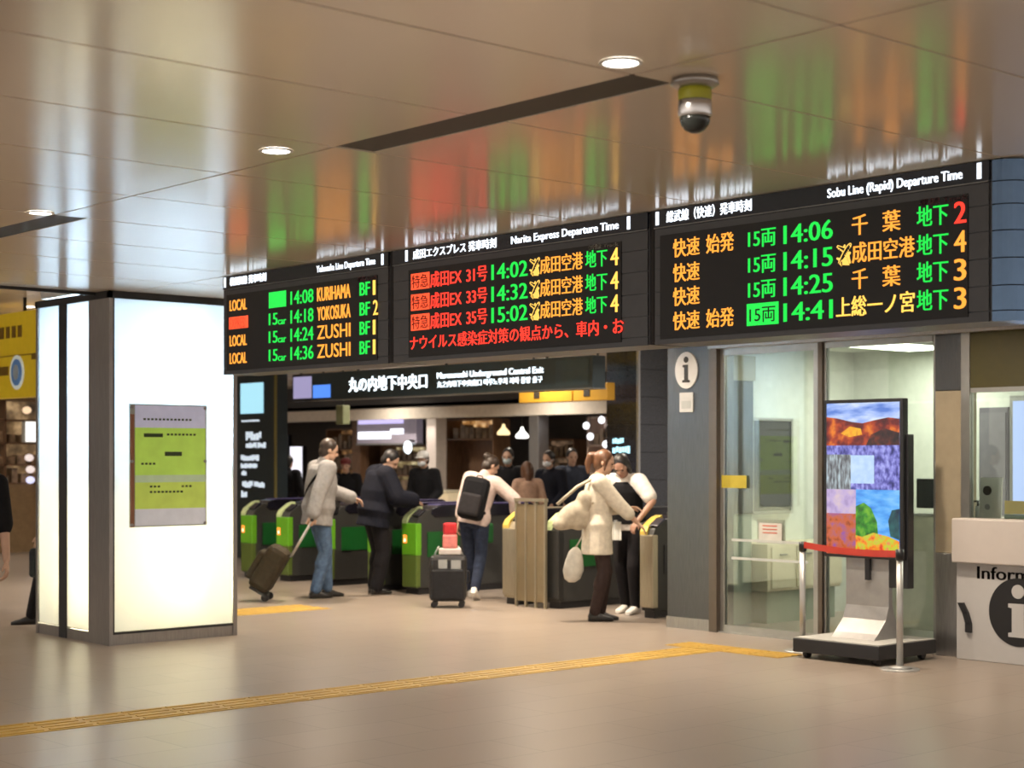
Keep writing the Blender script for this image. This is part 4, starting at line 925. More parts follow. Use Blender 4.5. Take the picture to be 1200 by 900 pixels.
MB().box(8.95, 12.65, 24.98, 25.5, 2.45, 2.70).build('header_board', mat('brown_header', (0.24, 0.16, 0.09), 0.5), ws)
rr = random.Random(3)
for z in (1.13, 1.43, 1.78):
    g = MB(); x = 9.1
    while x < 12.4:
        ww = rr.uniform(0.08, 0.16); g.box(x, x + ww, 25.12, 25.35, z, z + rr.uniform(0.1, 0.24)); x += ww + rr.uniform(0.04, 0.1)
    o = g.build('packed_goods', mat('shop_goods', (0.30, 0.20, 0.12), 0.5, noise=0.5, nscale=8), ws); o['kind'] = 'stuff'
lb_ = thing('lit_price_box', 'white lit square box on the left shop front beside the glowing pillar', 'light box', (11.8, 25.0, 1.72))
MB().box(11.69, 11.95, 24.93, 25.05, 1.78, 2.12).build('case', PAPER, lb_)
MB().box(11.70, 11.94, 24.92, 24.93, 1.79, 2.11).build('lit_face', glow('price_box_light', (1.0, 0.97, 0.92), 1.4), lb_)
for x, z, m, lb in ((11.74, 2.30, glow('peach_lamp', (1.0, 0.72, 0.45), 1.0), 'peach coloured lamp above the white lit box on the left shop front'), (11.78, 1.53, glow('rose_lamp', (0.95, 0.80, 0.75), 0.9), 'topmost round lamp under the white lit box on the left shop front'), (11.80, 1.34, glow('rose_lamp', (0.95, 0.80, 0.75), 0.9), 'middle round lamp under the white lit box on the left shop front'), (11.80, 1.17, glow('violet_lamp', (0.75, 0.75, 1.0), 1.1), 'lowest bluish round lamp under the white lit box on the left shop front')):
    t = thing('shop_lamp', lb, 'lamp', (x, 24.98, z))
    MB().ell((x, 24.97, z), 0.075, 0.05, 0.06).build('globe', m, t)
    MB().cone((x, 24.98, z), (x, 25.06, z), 0.02, 0.02, 8).build('socket', STEEL, t)
# ================================================================== PEOPLE
SKIN = mat('skin', (0.50, 0.31, 0.22), 0.55, noise=0.05)
EYE = mat('eye', (0.03, 0.02, 0.015), 0.25)
LIP = mat('lips', (0.36, 0.15, 0.12), 0.5)
HAIRBLK = mat('black_hair', (0.012, 0.010, 0.010), 0.45, noise=0.3, nscale=60, stretch=(1, 1, 0.2))
HAIRDK = mat('dark_brown_hair', (0.030, 0.018, 0.012), 0.45, noise=0.3, nscale=60, stretch=(1, 1, 0.2))
HAIRBR = mat('chestnut_hair', (0.10, 0.042, 0.018), 0.45, noise=0.3, nscale=60, stretch=(1, 1, 0.2))
MASKW = mat('white_face_mask', (0.70, 0.72, 0.74), 0.7)
def cloth(name, c, noise=0.12, rough=0.85, nscale=25): return mat(name, c, rough, noise=noise, nscale=nscale, bump=0.08, spec=0.2)
GREYJ = cloth('grey_jacket_cloth', (0.24, 0.23, 0.225)); DENIM = cloth('blue_denim', (0.065, 0.105, 0.175), 0.25)
BLKC = cloth('black_cloth', (0.008, 0.008, 0.010)); NAVY = cloth('navy_black_cloth', (0.007, 0.008, 0.015))
BLKT = cloth('black_trouser_cloth', (0.010, 0.009, 0.011)); PINKC = cloth('pale_pink_cloth', (0.62, 0.50, 0.46))
CREAMC = cloth('cream_cloth', (0.58, 0.53, 0.44)); BRNT = cloth('dark_brown_trouser', (0.032, 0.020, 0.018))
DKDENIM = cloth('dark_denim', (0.022, 0.030, 0.055), 0.25); WHITEC = cloth('white_shirt_cloth', (0.70, 0.66, 0.62))
SHOEB = mat('black_leather', (0.012, 0.011, 0.011), 0.4); SHOEW = mat('white_sneaker', (0.68, 0.66, 0.62), 0.55)
GREYT = cloth('pale_grey_trouser', (0.36, 0.36, 0.36)); SHOEG = mat('grey_sneaker', (0.36, 0.35, 0.34), 0.55)
TANC = cloth('tan_pink_cloth', (0.46, 0.30, 0.22)); BLUEGREY = cloth('dark_blue_grey_cloth', (0.03, 0.036, 0.055))

def remeshed(mb, voxel, smooth=3):
    me = mb.mesh('tmp', []); o = bpy.data.objects.new('tmp', me); col.objects.link(o)
    r = o.modifiers.new('r', 'REMESH'); r.mode = 'VOXEL'; r.voxel_size = voxel; r.use_smooth_shade = True
    s = o.modifiers.new('s', 'SMOOTH'); s.factor = 0.5; s.iterations = smooth
    dg = bpy.context.evaluated_depsgraph_get()
    out = bpy.data.meshes.new_from_object(o.evaluated_get(dg))
    bpy.data.objects.remove(o); bpy.data.meshes.remove(me)
    return out
def ring(c, rx, ry, rot, n=20):
    return [c + rot @ Vector((rx * math.cos(2 * math.pi * i / n), ry * math.sin(2 * math.pi * i / n), 0)) for i in range(n)]
def limb(mb, pts, radii, n=14):
    pts = [Vector(p) for p in pts]
    for a, b, r0, r1 in zip(pts, pts[1:], radii, radii[1:]):
        if (b - a).length > 1e-5: mb.cone(a, b, r0, r1, n)
    for p, r in zip(pts, radii): mb.ell(p, r, r, r, None, n, 8)
def ik(a, t, l1, l2, pole):
    a, t, pole = Vector(a), Vector(t), Vector(pole); d = t - a; L = d.length
    if L > (l1 + l2) * 0.998: t = a + d * ((l1 + l2) * 0.998 / L); d = t - a; L = d.length
    u = d / L; x = (l1 * l1 - l2 * l2 + L * L) / (2 * L); hgt = math.sqrt(max(0, l1 * l1 - x * x))
    p = pole - u * pole.dot(u); p = p.normalized() if p.length > 1e-6 else u.orthogonal()
    return a + u * x + p * hgt, t

def person(label, loc, phi, H, P, C, fine=True):
    """phi = heading in the world (degrees, 0 = +X). Local axes: x right, y forward, z up; P holds the pose in metres."""
    k = H / 1.70; fem = C.get('fem', False)
    V = lambda p: Vector(p) * k
    ph = P.get('pelvis_h', 0.935)
    pel = V((P.get('px', 0), P.get('py', 0), ph))
    rot = Matrix.Rotation(R(P.get('twist', 0)), 3, 'Z') @ Matrix.Rotation(R(-P.get('lean', 2)), 3, 'X') @ Matrix.Rotation(R(P.get('side', 0)), 3, 'Y')
    up = lambda x, y, z: pel + rot @ V((x, y, z))
    shw = 0.160 if fem else 0.185
    sh = {s: up(s * shw, -0.005, 0.445) for s in (-1, 1)}
    neck0 = up(0, -0.005, 0.49)
    hrot = rot @ Matrix.Rotation(R(P.get('yaw', 0)), 3, 'Z') @ Matrix.Rotation(R(-P.get('nod', 5)), 3, 'X')
    hc = up(0, 0.012, 0.545) + hrot @ V((0, 0.02, 0.105))
    hip = {s: pel + Matrix.Rotation(R(P.get('twist', 0)) * 0.5, 3, 'Z') @ V((s * 0.088, 0, -0.03)) for s in (-1, 1)}
    foot = {-1: V(P.get('lf', (-0.09, 0.0, 0.085))), 1: V(P.get('rf', (0.09, 0.0, 0.085)))}
    toe = {-1: P.get('ltoe', (0, 1, -0.25)), 1: P.get('rtoe', (0, 1, -0.25))}
    knee = {}
    for s in (-1, 1): knee[s], foot[s] = ik(hip[s], foot[s], 0.42 * k, 0.415 * k, (s * 0.05, 1, 0))
    hand = {-1: V(P.get('lh', (-0.26, 0.02, 0.80))), 1: V(P.get('rh', (0.26, 0.02, 0.80)))}
    pole = {-1: P.get('lpole', (-0.5, -1, -0.3)), 1: P.get('rpole', (0.5, -1, -0.3))}
    elb = {}
    for s in (-1, 1): elb[s], hand[s] = ik(sh[s], hand[s], 0.285 * k, 0.25 * k, pole[s])
    # ---- body
    b = MB(); g = 0.93 if fem else 1.0
    def torso(mb, prof, infl):
        mb.loft([ring(up(0, y0, z), (rx + infl) * k, (ry + infl) * k, rot) for z, rx, ry, y0 in prof])
    body_prof = [(-0.10, 0.10, 0.08, -0.005), (-0.05, 0.160, 0.112, -0.005), (0.03, 0.160, 0.115, -0.005), (0.13, 0.132 * g, 0.098, 0), (0.25, 0.150 * g, 0.108, 0.004), (0.36, 0.168 * g, 0.112, 0.0), (0.43, 0.158 * g, 0.092, -0.008), (0.475, 0.095, 0.066, -0.01), (0.50, 0.055, 0.055, -0.008)]
    torso(b, body_prof, 0)
    limb(b, [neck0 - rot @ V((0, 0, 0.02)), hc - hrot @ V((0, 0.012, 0.06))], [0.056 * k, 0.051 * k])
    b.ell(hc + hrot @ V((0, -0.006, 0.022)), 0.075 * k, 0.093 * k, 0.094 * k, hrot, 20, 14)
    b.ell(hc + hrot @ V((0, 0.022, -0.045)), 0.056 * k, 0.066 * k, 0.068 * k, hrot, 18, 12)
    b.ell(hc + hrot @ V((0, 0.066, -0.094)), 0.022 * k, 0.018 * k, 0.016 * k, hrot, 10, 8)
    b.cone(hc + hrot @ V((0, 0.084, 0.012)), hc + hrot @ V((0, 0.101, -0.028)), 0.008 * k, 0.0145 * k, 10)
    b.ell(hc + hrot @ V((0, 0.096, -0.030)), 0.016 * k, 0.013 * k, 0.010 * k, hrot, 10, 8)
    b.ell(hc + hrot @ V((0, 0.078, 0.028)), 0.052 * k, 0.013 * k, 0.009 * k, hrot, 12, 8)
    for s in (-1, 1):
        b.ell(hc + hrot @ V((s * 0.074, -0.012, -0.005)), 0.010 * k, 0.018 * k, 0.030 * k, hrot, 10, 8)
        limb(b, [sh[s] - rot @ V((s * 0.05, 0, 0)), sh[s], elb[s], hand[s]], [0.055 * k, 0.050 * k * (0.9 if fem else 1), 0.037 * k, 0.026 * k])
        limb(b, [hip[s], knee[s], foot[s]], [0.082 * k, 0.053 * k, 0.038 * k])
        limb(b, [knee[s].lerp(foot[s], 0.12), knee[s].lerp(foot[s], 0.35) - Vector((0, 0.012 * k, 0)), foot[s]], [0.05 * k, 0.052 * k, 0.036 * k])
        t = Vector(toe[s]).normalized()
        limb(b, [foot[s], foot[s] + Vector((0, 0, -0.045 * k)) + t * 0.02, foot[s] + t * 0.13 * k + Vector((0, 0, -0.03 * k))], [0.036 * k, 0.034 * k, 0.024 * k])
        # hand: palm, four bent fingers of unequal length, thumb from the side of the palm
        d = (hand[s] - elb[s]).normalized()
        hd = P.get('lhd' if s < 0 else 'rhd'); d = Vector(hd).normalized() if hd else d
        pn = Vector(P.get('lpn' if s < 0 else 'rpn', (-s, 0.15, -0.1))); pn = (pn - d * pn.dot(d)).normalized()
        ac = d.cross(pn).normalized()
        thumb_side = ac if ac.dot(Vector(P.get('lth' if s < 0 else 'rth', (0, 1, 0.5)))) > 0 else -ac
        curl = R(P.get('lcurl' if s < 0 else 'rcurl', 22))
        hr = Matrix((ac, pn, d)).transposed()
        b.ell(hand[s] + d * 0.050 * k, 0.040 * k, 0.016 * k, 0.056 * k, hr, 14, 10)
        if fine:
            for q, ln in enumerate((0.070, 0.080, 0.074, 0.058)):
                p = hand[s] + d * 0.085 * k + thumb_side * (0.034 - 0.0225 * q) * k; a_ = 0; pts = [p - d * 0.02 * k]; 
                pts.append(p)
                for part in (0.45, 0.32, 0.23):
                    a_ += curl; p = p + (d * math.cos(a_) + pn * math.sin(a_)) * ln * part * k; pts.append(p)
                limb(b, pts, [0.0095 * k, 0.0095 * k, 0.009 * k, 0.0082 * k, 0.007 * k], 8)
            p = hand[s] + d * 0.025 * k + thumb_side * 0.026 * k
            p2 = p + (d * 0.7 + thumb_side * 0.65 + pn * 0.2).normalized() * 0.042 * k
            p3 = p2 + (d * 0.9 + thumb_side * 0.15 + pn * 0.4).normalized() * 0.034 * k
            limb(b, [p, p2, p3], [0.013 * k, 0.0105 * k, 0.0085 * k], 8)
        else:
            b.ell(hand[s] + d * 0.115 * k + pn * 0.012 * k, 0.033 * k, 0.013 * k, 0.045 * k, hr, 12, 8)
            limb(b, [hand[s] + d * 0.03 * k + thumb_side * 0.025 * k, hand[s] + d * 0.085 * k + thumb_side * 0.055 * k], [0.012 * k, 0.009 * k], 8)
    me = remeshed(b, (0.0065 if fine else 0.012) * k, 2)
    me.materials.append(C.get('skin', SKIN)); me.name = 'person'
    o = bpy.data.objects.new('person', me); col.objects.link(o)
    o.location = loc; o.rotation_euler = (0, 0, R(phi - 90)); tag(o, label, 'person')
    def child(name, mb, m, voxel=None, smooth=3):
        if voxel: cm_ = remeshed(mb, voxel * k, smooth); cm_.materials.append(m)
        else: cm_ = mb.mesh(name, m)
        cm_.name = name
        c = bpy.data.objects.new(name, cm_); col.objects.link(c); c.parent = o
        return c
    vx = 0.010 if fine else 0.015
    # ---- face details
    for s in (-1, 1):
        child('eye', MB().ell(hc + hrot @ V((s * 0.031, 0.079, 0.004)), 0.012 * k, 0.008 * k, 0.007 * k, hrot, 10, 8), EYE)
    if C.get('mask'):
        mk = MB(); mk.ell(hc + hrot @ V((0, 0.038, -0.050)), 0.060 * k, 0.074 * k, 0.052 * k, hrot, 18, 12)
        for s in (-1, 1): mk.tube([hc + hrot @ V((s * 0.055, 0.06, -0.03)), hc + hrot @ V((s * 0.079, 0.01, 0.0)), hc + hrot @ V((s * 0.082, -0.02, 0.005))], 0.004 * k)
        child('face_mask', mk, C['mask'])
    else:
        child('mouth', MB().ell(hc + hrot @ V((0, 0.083, -0.060)), 0.022 * k, 0.008 * k, 0.007 * k, hrot, 12, 8), LIP)
    # ---- hair
    st = C.get('hair_style', 'short'); hm_ = MB()
    hm_.ell(hc + hrot @ V((0, -0.021, 0.034)), 0.084 * k, 0.097 * k, 0.098 * k, hrot, 22, 14)
    hm_.ell(hc + hrot @ V((0, -0.050, -0.020)), 0.074 * k, 0.060 * k, 0.078 * k, hrot, 18, 12)
    if st in ('bob', 'long'):
        dn = 0.13 if st == 'bob' else 0.24
        for s in (-1, 1): limb(hm_, [hc + hrot @ V((s * 0.066, -0.015, 0.03)), hc + hrot @ V((s * 0.070, -0.015, -0.06)), hc + hrot @ V((s * 0.062, -0.035, -dn))], [0.034 * k, 0.032 * k, 0.020 * k])
        limb(hm_, [hc + hrot @ V((0, -0.06, 0.0)), hc + hrot @ V((0, -0.075, -0.07)), hc + hrot @ V((0, -0.075, -dn))], [0.070 * k, 0.062 * k, 0.040 * k])
    if st == 'pony':
        limb(hm_, [hc + hrot @ V((0, -0.10, 0.05)), hc + hrot @ V((0, -0.150, 0.03)), hc + hrot @ V((0, -0.160, -0.05)), hc + hrot @ V((0.01, -0.135, -0.14))], [0.035 * k, 0.040 * k, 0.034 * k, 0.014 * k])
        limb(hm_, [hc + hrot @ V((0.07, 0.01, 0.02)), hc + hrot @ V((0.075, 0.02, -0.07))], [0.022 * k, 0.012 * k])
    if st == 'bun': hm_.ell(hc + hrot @ V((0, -0.105, 0.065)), 0.05 * k, 0.05 * k, 0.05 * k, hrot)
    child('hair', hm_, C.get('hair', HAIRBLK), 0.009 if fine else 0.012, 2)
    if C.get('cap'):
        cp_ = MB(); cp_.ell(hc + hrot @ V((0, -0.010, 0.062)), 0.092 * k, 0.108 * k, 0.075 * k, hrot); cp_.ell(hc + hrot @ V((0, 0.085, 0.045)), 0.070 * k, 0.075 * k, 0.012 * k, hrot)
        child('cap', cp_, C['cap'])
    # ---- top
    tm, frac, hem, inf = C['top']
    t = MB(); fl = C.get('flare', 0.0)
    prof = [p for p in body_prof if p[0] > max(hem, -0.05) + 0.005 and p[0] < 0.49]
    base = [(hem, 0.160 + fl, 0.116 + fl * 0.8, -0.005)]
    if hem < -0.10: base.append((-0.05, 0.160 + fl * 0.4, 0.116 + fl * 0.3, -0.005))
    loose = C.get('loose', 0.0)
    prof = [(z, rx + loose * (1 if z < 0.3 else 0.3), ry + loose * (1 if z < 0.3 else 0.4), y) for z, rx, ry, y in prof]
    torso(t, base + prof, inf)
    for s in (-1, 1):
        if frac <= 1.0: e1 = sh[s].lerp(elb[s], frac); pts = [sh[s] - rot @ V((s * 0.05, 0, 0)), sh[s], e1]; rr_ = [0.055, 0.053, 0.045]
        else:
            w1 = elb[s].lerp(hand[s], frac - 1.0); pts = [sh[s] - rot @ V((s * 0.05, 0, 0)), sh[s], elb[s], w1]; rr_ = [0.055, 0.051, 0.041, 0.032]
        limb(t, pts, [(r + inf * 0.9 + C.get('sleeve', 0.0)) * k for r in rr_])
    if C.get('collar', True): limb(t, [neck0 - rot @ V((0, 0, 0.03)), neck0 + rot @ V((0, 0.0, 0.028))], [0.078 * k, 0.064 * k])
    child(C.get('top_name', 'jacket'), t, tm, vx, 3)
    if C.get('vest'):
        v = MB(); torso(v, [(0.02, 0.160, 0.116, -0.005), (0.13, 0.137 * g, 0.104, 0), (0.25, 0.150 * g, 0.112, 0.004), (0.36, 0.158 * g, 0.116, 0.0), (0.43, 0.120 * g, 0.100, -0.006), (0.46, 0.085, 0.078, -0.01)], inf + 0.012)
        child('vest', v, C['vest'], vx, 3)
    # ---- trousers
    q = MB(); ti = C.get('tinf', 0.016)
    q.loft([ring(pel + rot @ V((0, -0.005, z)), (rx + ti) * k, (ry + ti) * k, rot) for z, rx, ry in ((-0.12, 0.11, 0.09), (-0.06, 0.158, 0.112), (0.03, 0.157, 0.113), (0.10, 0.140, 0.103))])
    for s in (-1, 1):
        an = foot[s] + (knee[s] - foot[s]).normalized() * 0.015 * k
        limb(q, [hip[s], knee[s], an], [(0.080 + ti) * k, (0.054 + ti) * k, (0.042 + ti) * k])
        limb(q, [knee[s], knee[s].lerp(an, 0.35) - Vector((0, 0.01 * k, 0))], [(0.054 + ti) * k, (0.055 + ti) * k])
    child('trousers', q, C['trousers'], vx, 3)
    # ---- shoes
    for s in (-1, 1):
        t = Vector(toe[s]).normalized(); hz = Vector((t.x, t.y, 0)).normalized(); sd = Vector((hz.y, -hz.x, 0)); nu = sd.cross(t).normalized()
        if nu.z < 0: nu = -nu
        a0 = foot[s] + nu * (-0.058 * k) 
        f_ = MB(); rg_ = []
        tt = (hz * math.cos(max(0, -math.asin(t.z)) - 0.24) + Vector((0, 0, -1)) * math.sin(max(0, -math.asin(t.z)) - 0.24)) if True else t
        nu = sd.cross(tt); nu = -nu if nu.z < 0 else nu
        base_c = foot[s] - nu * 0.082 * k
        for u_, wd_, hh_ in ((-0.065, 0.022, 0.055), (-0.055, 0.034, 0.085), (-0.01, 0.038, 0.098), (0.04, 0.040, 0.085), (0.10, 0.046, 0.058), (0.15, 0.042, 0.045), (0.185, 0.026, 0.032)):
            c_ = base_c + tt * u_ * k; n_ = 12; r_ = []
            for j in range(n_):
                an_ = 2 * math.pi * j / n_; cx_, sy_ = math.cos(an_), math.sin(an_)
                r_.append(c_ + sd * wd_ * k * (1 if cx_ > 0 else -1) * abs(cx_) ** 0.7 + nu * (hh_ / 2 * k * (1 + (1 if sy_ > 0 else -1) * abs(sy_) ** 0.7)))
            rg_.append(r_)
        f_.loft(rg_)
        child('shoe', f_, C['shoes'])
    o['_k'] = k
    J = dict(pel=pel, neck=neck0, head=hc, sh=sh, elb=elb, hand=hand, rot=rot, hrot=hrot, up=up)
    del o['_k']
    Mw = Matrix.Translation(loc) @ Matrix.Rotation(R(phi - 90), 4, 'Z')
    J['W'] = lambda p: Mw @ Vector(p)
    return o, J

# --- man in grey jacket with trolley bag
man, J1 = person('man in grey jacket and blue jeans pulling a brown trolley bag toward the gates',
    (10.33, 14.78, 0), -14, 1.75,
    dict(lean=6, rf=(0.07, -0.06, 0.088), lf=(-0.08, 0.13, 0.085), rtoe=(0.05, 1, -0.25), rh=(0.34, -0.26, 0.72), lh=(-0.10, 0.42, 1.06), rpole=(0.6, -1, 0.1), lpole=(-0.6, -0.6, -1), rpn=(-1, 0.1, 0), lpn=(0.3, 0, -1), rcurl=45, yaw=-8, nod=12),
    dict(top=(GREYJ, 1.95, -0.16, 0.034), loose=0.03, flare=0.02, sleeve=0.012, trousers=DENIM, shoes=SHOEB, hair=HAIRDK, hair_style='short', tinf=0.020))
W = J1['W']
tb = thing('shoulder_bag', 'small black bag on a strap across the back of the man in the grey jacket', 'bag', tuple(W((-0.28, 0.16, 0.95))))
up = J1['up']; kk = 1.75 / 1.7
g = MB(); st = []
for i in range(25):
    a_ = 2 * math.pi * i / 24
    z_ = 0.26 + 0.23 * math.cos(a_ + 0.25); x_ = 0.03 + 0.205 * math.cos(a_) ; y_ = -0.16 * math.sin(a_)
    st.append(W(up(x_ * (0.62 if z_ > 0.4 else 1.0), y_ * (0.8 if z_ > 0.4 else 1.0), z_)))
g.tube(st, 0.014, 6); g.build('strap', BLKC, tb)
g = MB(); c_ = W(up(-0.20, 0.17, 0.05)); fx = Vector((math.cos(R(-14)), math.sin(R(-14)), 0)); rx_ = Vector((fx.y, -fx.x, 0))
g.obox(c_, fx * 0.13, rx_ * 0.055, Vector((0, 0, 0.10))); g.build('bag_body', BLKC, tb, bevel=0.03)
g = MB(); g.obox(c_ + Vector((0, 0, 0.045)), fx * 0.135, rx_ * 0.06, Vector((0, 0, 0.06))); g.build('flap', mat('black_bag_flap', (0.022, 0.021, 0.022), 0.6), tb, bevel=0.02)

# trolley bag behind him, leaning on its wheels
hp = W(J1['hand'][1]) + Vector((0.0, 0, -0.06))
wp = Vector((9.72, 14.86, 0.045))
ax = (hp - wp).normalized(); L = (hp - wp).length
sd = Vector((-ax.y, ax.x, 0)).normalized(); nn = ax.cross(sd); nn = nn if nn.z > 0 else -nn
tr = thing('trolley_bag', 'brown soft trolley bag tilted on two wheels, pulled by the man in grey', 'suitcase', (wp.x, wp.y, 0))
OLB = cloth('olive_brown_nylon', (0.040, 0.031, 0.018), 0.2)
g = MB(); back = -nn if (-nn).dot(Vector((-1, 0, 0))) > 0 else nn
back = nn if nn.dot(Vector((-1, 0, 0))) > 0 else -nn
g.obox(wp + ax * 0.28 + back * 0.13, ax * 0.255, sd * 0.18, back * 0.12); o = g.build('bag_body', OLB, tr, bevel=0.06)
g = MB(); g.obox(wp + ax * 0.25 + back * 0.27, ax * 0.17, sd * 0.145, back * 0.04); g.build('front_pocket', OLB, tr, bevel=0.03)
g = MB(); g.obox(wp + ax * 0.02 + back * 0.1, ax * 0.015, sd * 0.17, back * 0.10); g.build('wheel_frame', BLACK, tr)
for s in (-1, 1):
    MB().cone(wp + sd * s * 0.14 - sd * 0.015, wp + sd * s * 0.14 + sd * 0.015, 0.042, 0.042, 20).build('wheel', BLACK, tr)
g = MB()
for s in (-1, 1): g.cone(wp + ax * 0.50 + sd * s * 0.06, wp + ax * (L - 0.0) + sd * s * 0.06, 0.009, 0.009, 10)
g.build('handle_rods', mat('bright_aluminium', (0.65, 0.65, 0.64), 0.3, 0.8), tr)
MB().cone(wp + ax * L - sd * 0.09, wp + ax * L + sd * 0.09, 0.016, 0.016, 12).build('handle_grip', BLACK, tr)

# --- person in black at the gate
person('person in black top and trousers with short black hair at a ticket gate',
    (11.12, 14.80, 0), -12, 1.66,
    dict(lean=9, side=2, py=0.0, rh=(0.22, 0.38, 1.08), lh=(-0.16, 0.38, 1.08), rpn=(-0.3, 0, -1), lpn=(0.3, 0, -1), nod=30, yaw=-35, rf=(0.10, -0.03, 0.085), lf=(-0.10, 0.03, 0.085)),
    dict(top=(NAVY, 1.92, -0.16, 0.050), loose=0.045, flare=0.03, sleeve=0.02, trousers=BLKT, shoes=SHOEB, hair=HAIRBLK, hair_style='short', fem=True, tinf=0.035))

# --- backpack wearer
bpk, J3 = person('person in pale pink shirt and dark jeans wearing a black backpack, reaching to a gate',
    (11.55, 13.58, 0), 36, 1.60,
    dict(lean=10, side=11, rh=(0.44, 0.20, 0.93), lh=(-0.24, 0.08, 0.74), rpole=(1, -0.4, 0.2), rpn=(-0.2, 0, -1), rf=(0.06, -0.22, 0.13), rtoe=(0, 0.8, -0.75), lf=(-0.07, 0.18, 0.085), nod=20, yaw=-50),
    dict(top=(PINKC, 1.6, -0.08, 0.022), loose=0.015, sleeve=0.014, top_name='shirt', trousers=DKDENIM, shoes=SHOEW, hair=HAIRDK, hair_style='bun', fem=True))
W = J3['W']; up = J3['up']
bk = thing('backpack', 'black backpack worn by the person in the pale pink shirt', 'backpack', tuple(W(up(0, -0.2, 0.1))))
mw = Matrix.Rotation(R(36 - 90), 3, 'Z') @ J3['rot']
c_ = W(up(0, -0.225, 0.20))
g = MB(); g.obox(c_, mw @ Vector((0.145, 0, 0)), mw @ Vector((0, 0.085, 0)), mw @ Vector((0, 0, 0.235))); g.build('bag_body', BLKC, bk, bevel=0.06)
g = MB(); g.obox(c_ + mw @ Vector((0, -0.10, -0.08)), mw @ Vector((0.115, 0, 0)), mw @ Vector((0, 0.035, 0)), mw @ Vector((0, 0, 0.12))); g.build('front_pocket', cloth('charcoal_nylon', (0.022, 0.020, 0.022)), bk, bevel=0.03)
for s in (-1, 1):
    g = MB(); g.tube([W(up(s * 0.08, -0.16, 0.36)), W(up(s * 0.095, -0.06, 0.465)), W(up(s * 0.10, 0.07, 0.455)), W(up(s * 0.105, 0.135, 0.32)), W(up(s * 0.125, 0.10, 0.15)), W(up(s * 0.13, -0.12, 0.06))], 0.016, 8); g.build('shoulder_strap', BLKC, bk)
MB().tube([W(up(-0.04, -0.16, 0.43)), W(up(-0.03, -0.17, 0.475)), W(up(0.03, -0.17, 0.475)), W(up(0.04, -0.16, 0.43))], 0.008, 6).build('carry_loop', BLKC, bk)
# upright suitcase beside, with a red bag on it
SXc, SYc = 10.72, 13.02
sc_ = thing('suitcase', 'black upright suitcase with two grey labels standing left of the backpack wearer', 'suitcase', (SXc, SYc, 0), R(-42))
fx = Vector((math.cos(R(-42)), math.sin(R(-42)), 0)); fy = Vector((-fx.y, fx.x, 0)); c0 = Vector((SXc, SYc, 0))
SCB = mat('black_suitcase_shell', (0.014, 0.014, 0.015), 0.4, noise=0.3)
g = MB(); g.obox(c0 + Vector((0, 0, 0.30)), fx * 0.19, fy * 0.13, Vector((0, 0, 0.235))); g.build('shell', SCB, sc_, bevel=0.045)
g = MB(); g.obox(c0 + Vector((0, 0, 0.24)) - fy * 0.145, fx * 0.165, fy * 0.025, Vector((0, 0, 0.155))); g.build('front_pocket', cloth('black_nylon_pocket', (0.02, 0.02, 0.022)), sc_, bevel=0.02)
for a_, w_, z_ in ((-0.05, 0.045, 0.45), (0.085, 0.05, 0.445)):
    g = MB(); g.obox(c0 + fx * a_ - fy * 0.134 + Vector((0, 0, z_)), fx * w_, fy * 0.004, Vector((0, 0, 0.045))); g.build('label_tag', mat('grey_label', (0.30, 0.31, 0.31), 0.5), sc_)
g = MB(); g.tube([c0 + fx * 0.18 + Vector((0, 0, 0.38)), c0 + fx * 0.215 + Vector((0, 0, 0.36)), c0 + fx * 0.215 + Vector((0, 0, 0.26)), c0 + fx * 0.18 + Vector((0, 0, 0.24))], 0.009, 8); g.build('side_handle', BLACK, sc_)
g = MB()
for s in (-1, 1): g.cone(c0 + fx * 0.16 * s + Vector((0, 0, 0.50)) + fy * 0.10, c0 + fx * 0.10 * s + Vector((0, 0, 0.62)) + fy * 0.10, 0.008, 0.008, 8)
g.build('handle_rods', mat('bright_aluminium', (0.65, 0.65, 0.64), 0.3, 0.8), sc_)
for i in (-1, 1):
    for j in (-1, 1): MB().cone(c0 + fx * 0.14 * i + fy * (0.085 * j - 0.012) + Vector((0, 0, 0.033)), c0 + fx * 0.14 * i + fy * (0.085 * j + 0.012) + Vector((0, 0, 0.033)), 0.033, 0.033, 14).build('wheel', BLACK, sc_)
rb = thing('red_bag', 'small red and pink soft bag on top of the black upright suitcase', 'bag', (SXc, SYc, 0.535))
c1 = c0 + fx * 0.02 + fy * -0.03 + Vector((0, 0, -0.012))
g = MB(); g.obox(c1 + Vector((0, 0, 0.586)), fx * 0.115, fy * 0.05, Vector((0, 0, 0.035))); g.build('base', mat('pale_grey_bag_base', (0.55, 0.50, 0.48), 0.6), rb, bevel=0.015)
g = MB(); g.obox(c1 + Vector((0, 0, 0.69)), fx * 0.075, fy * 0.045, Vector((0, 0, 0.075))); g.build('pink_half', cloth('pink_bag_cloth', (0.60, 0.20, 0.18)), rb, bevel=0.02)
g = MB(); g.obox(c1 + Vector((0, 0, 0.82)), fx * 0.070, fy * 0.04, Vector((0, 0, 0.06))); g.build('red_half', cloth('red_bag_cloth', (0.45, 0.03, 0.035)), rb, bevel=0.02)

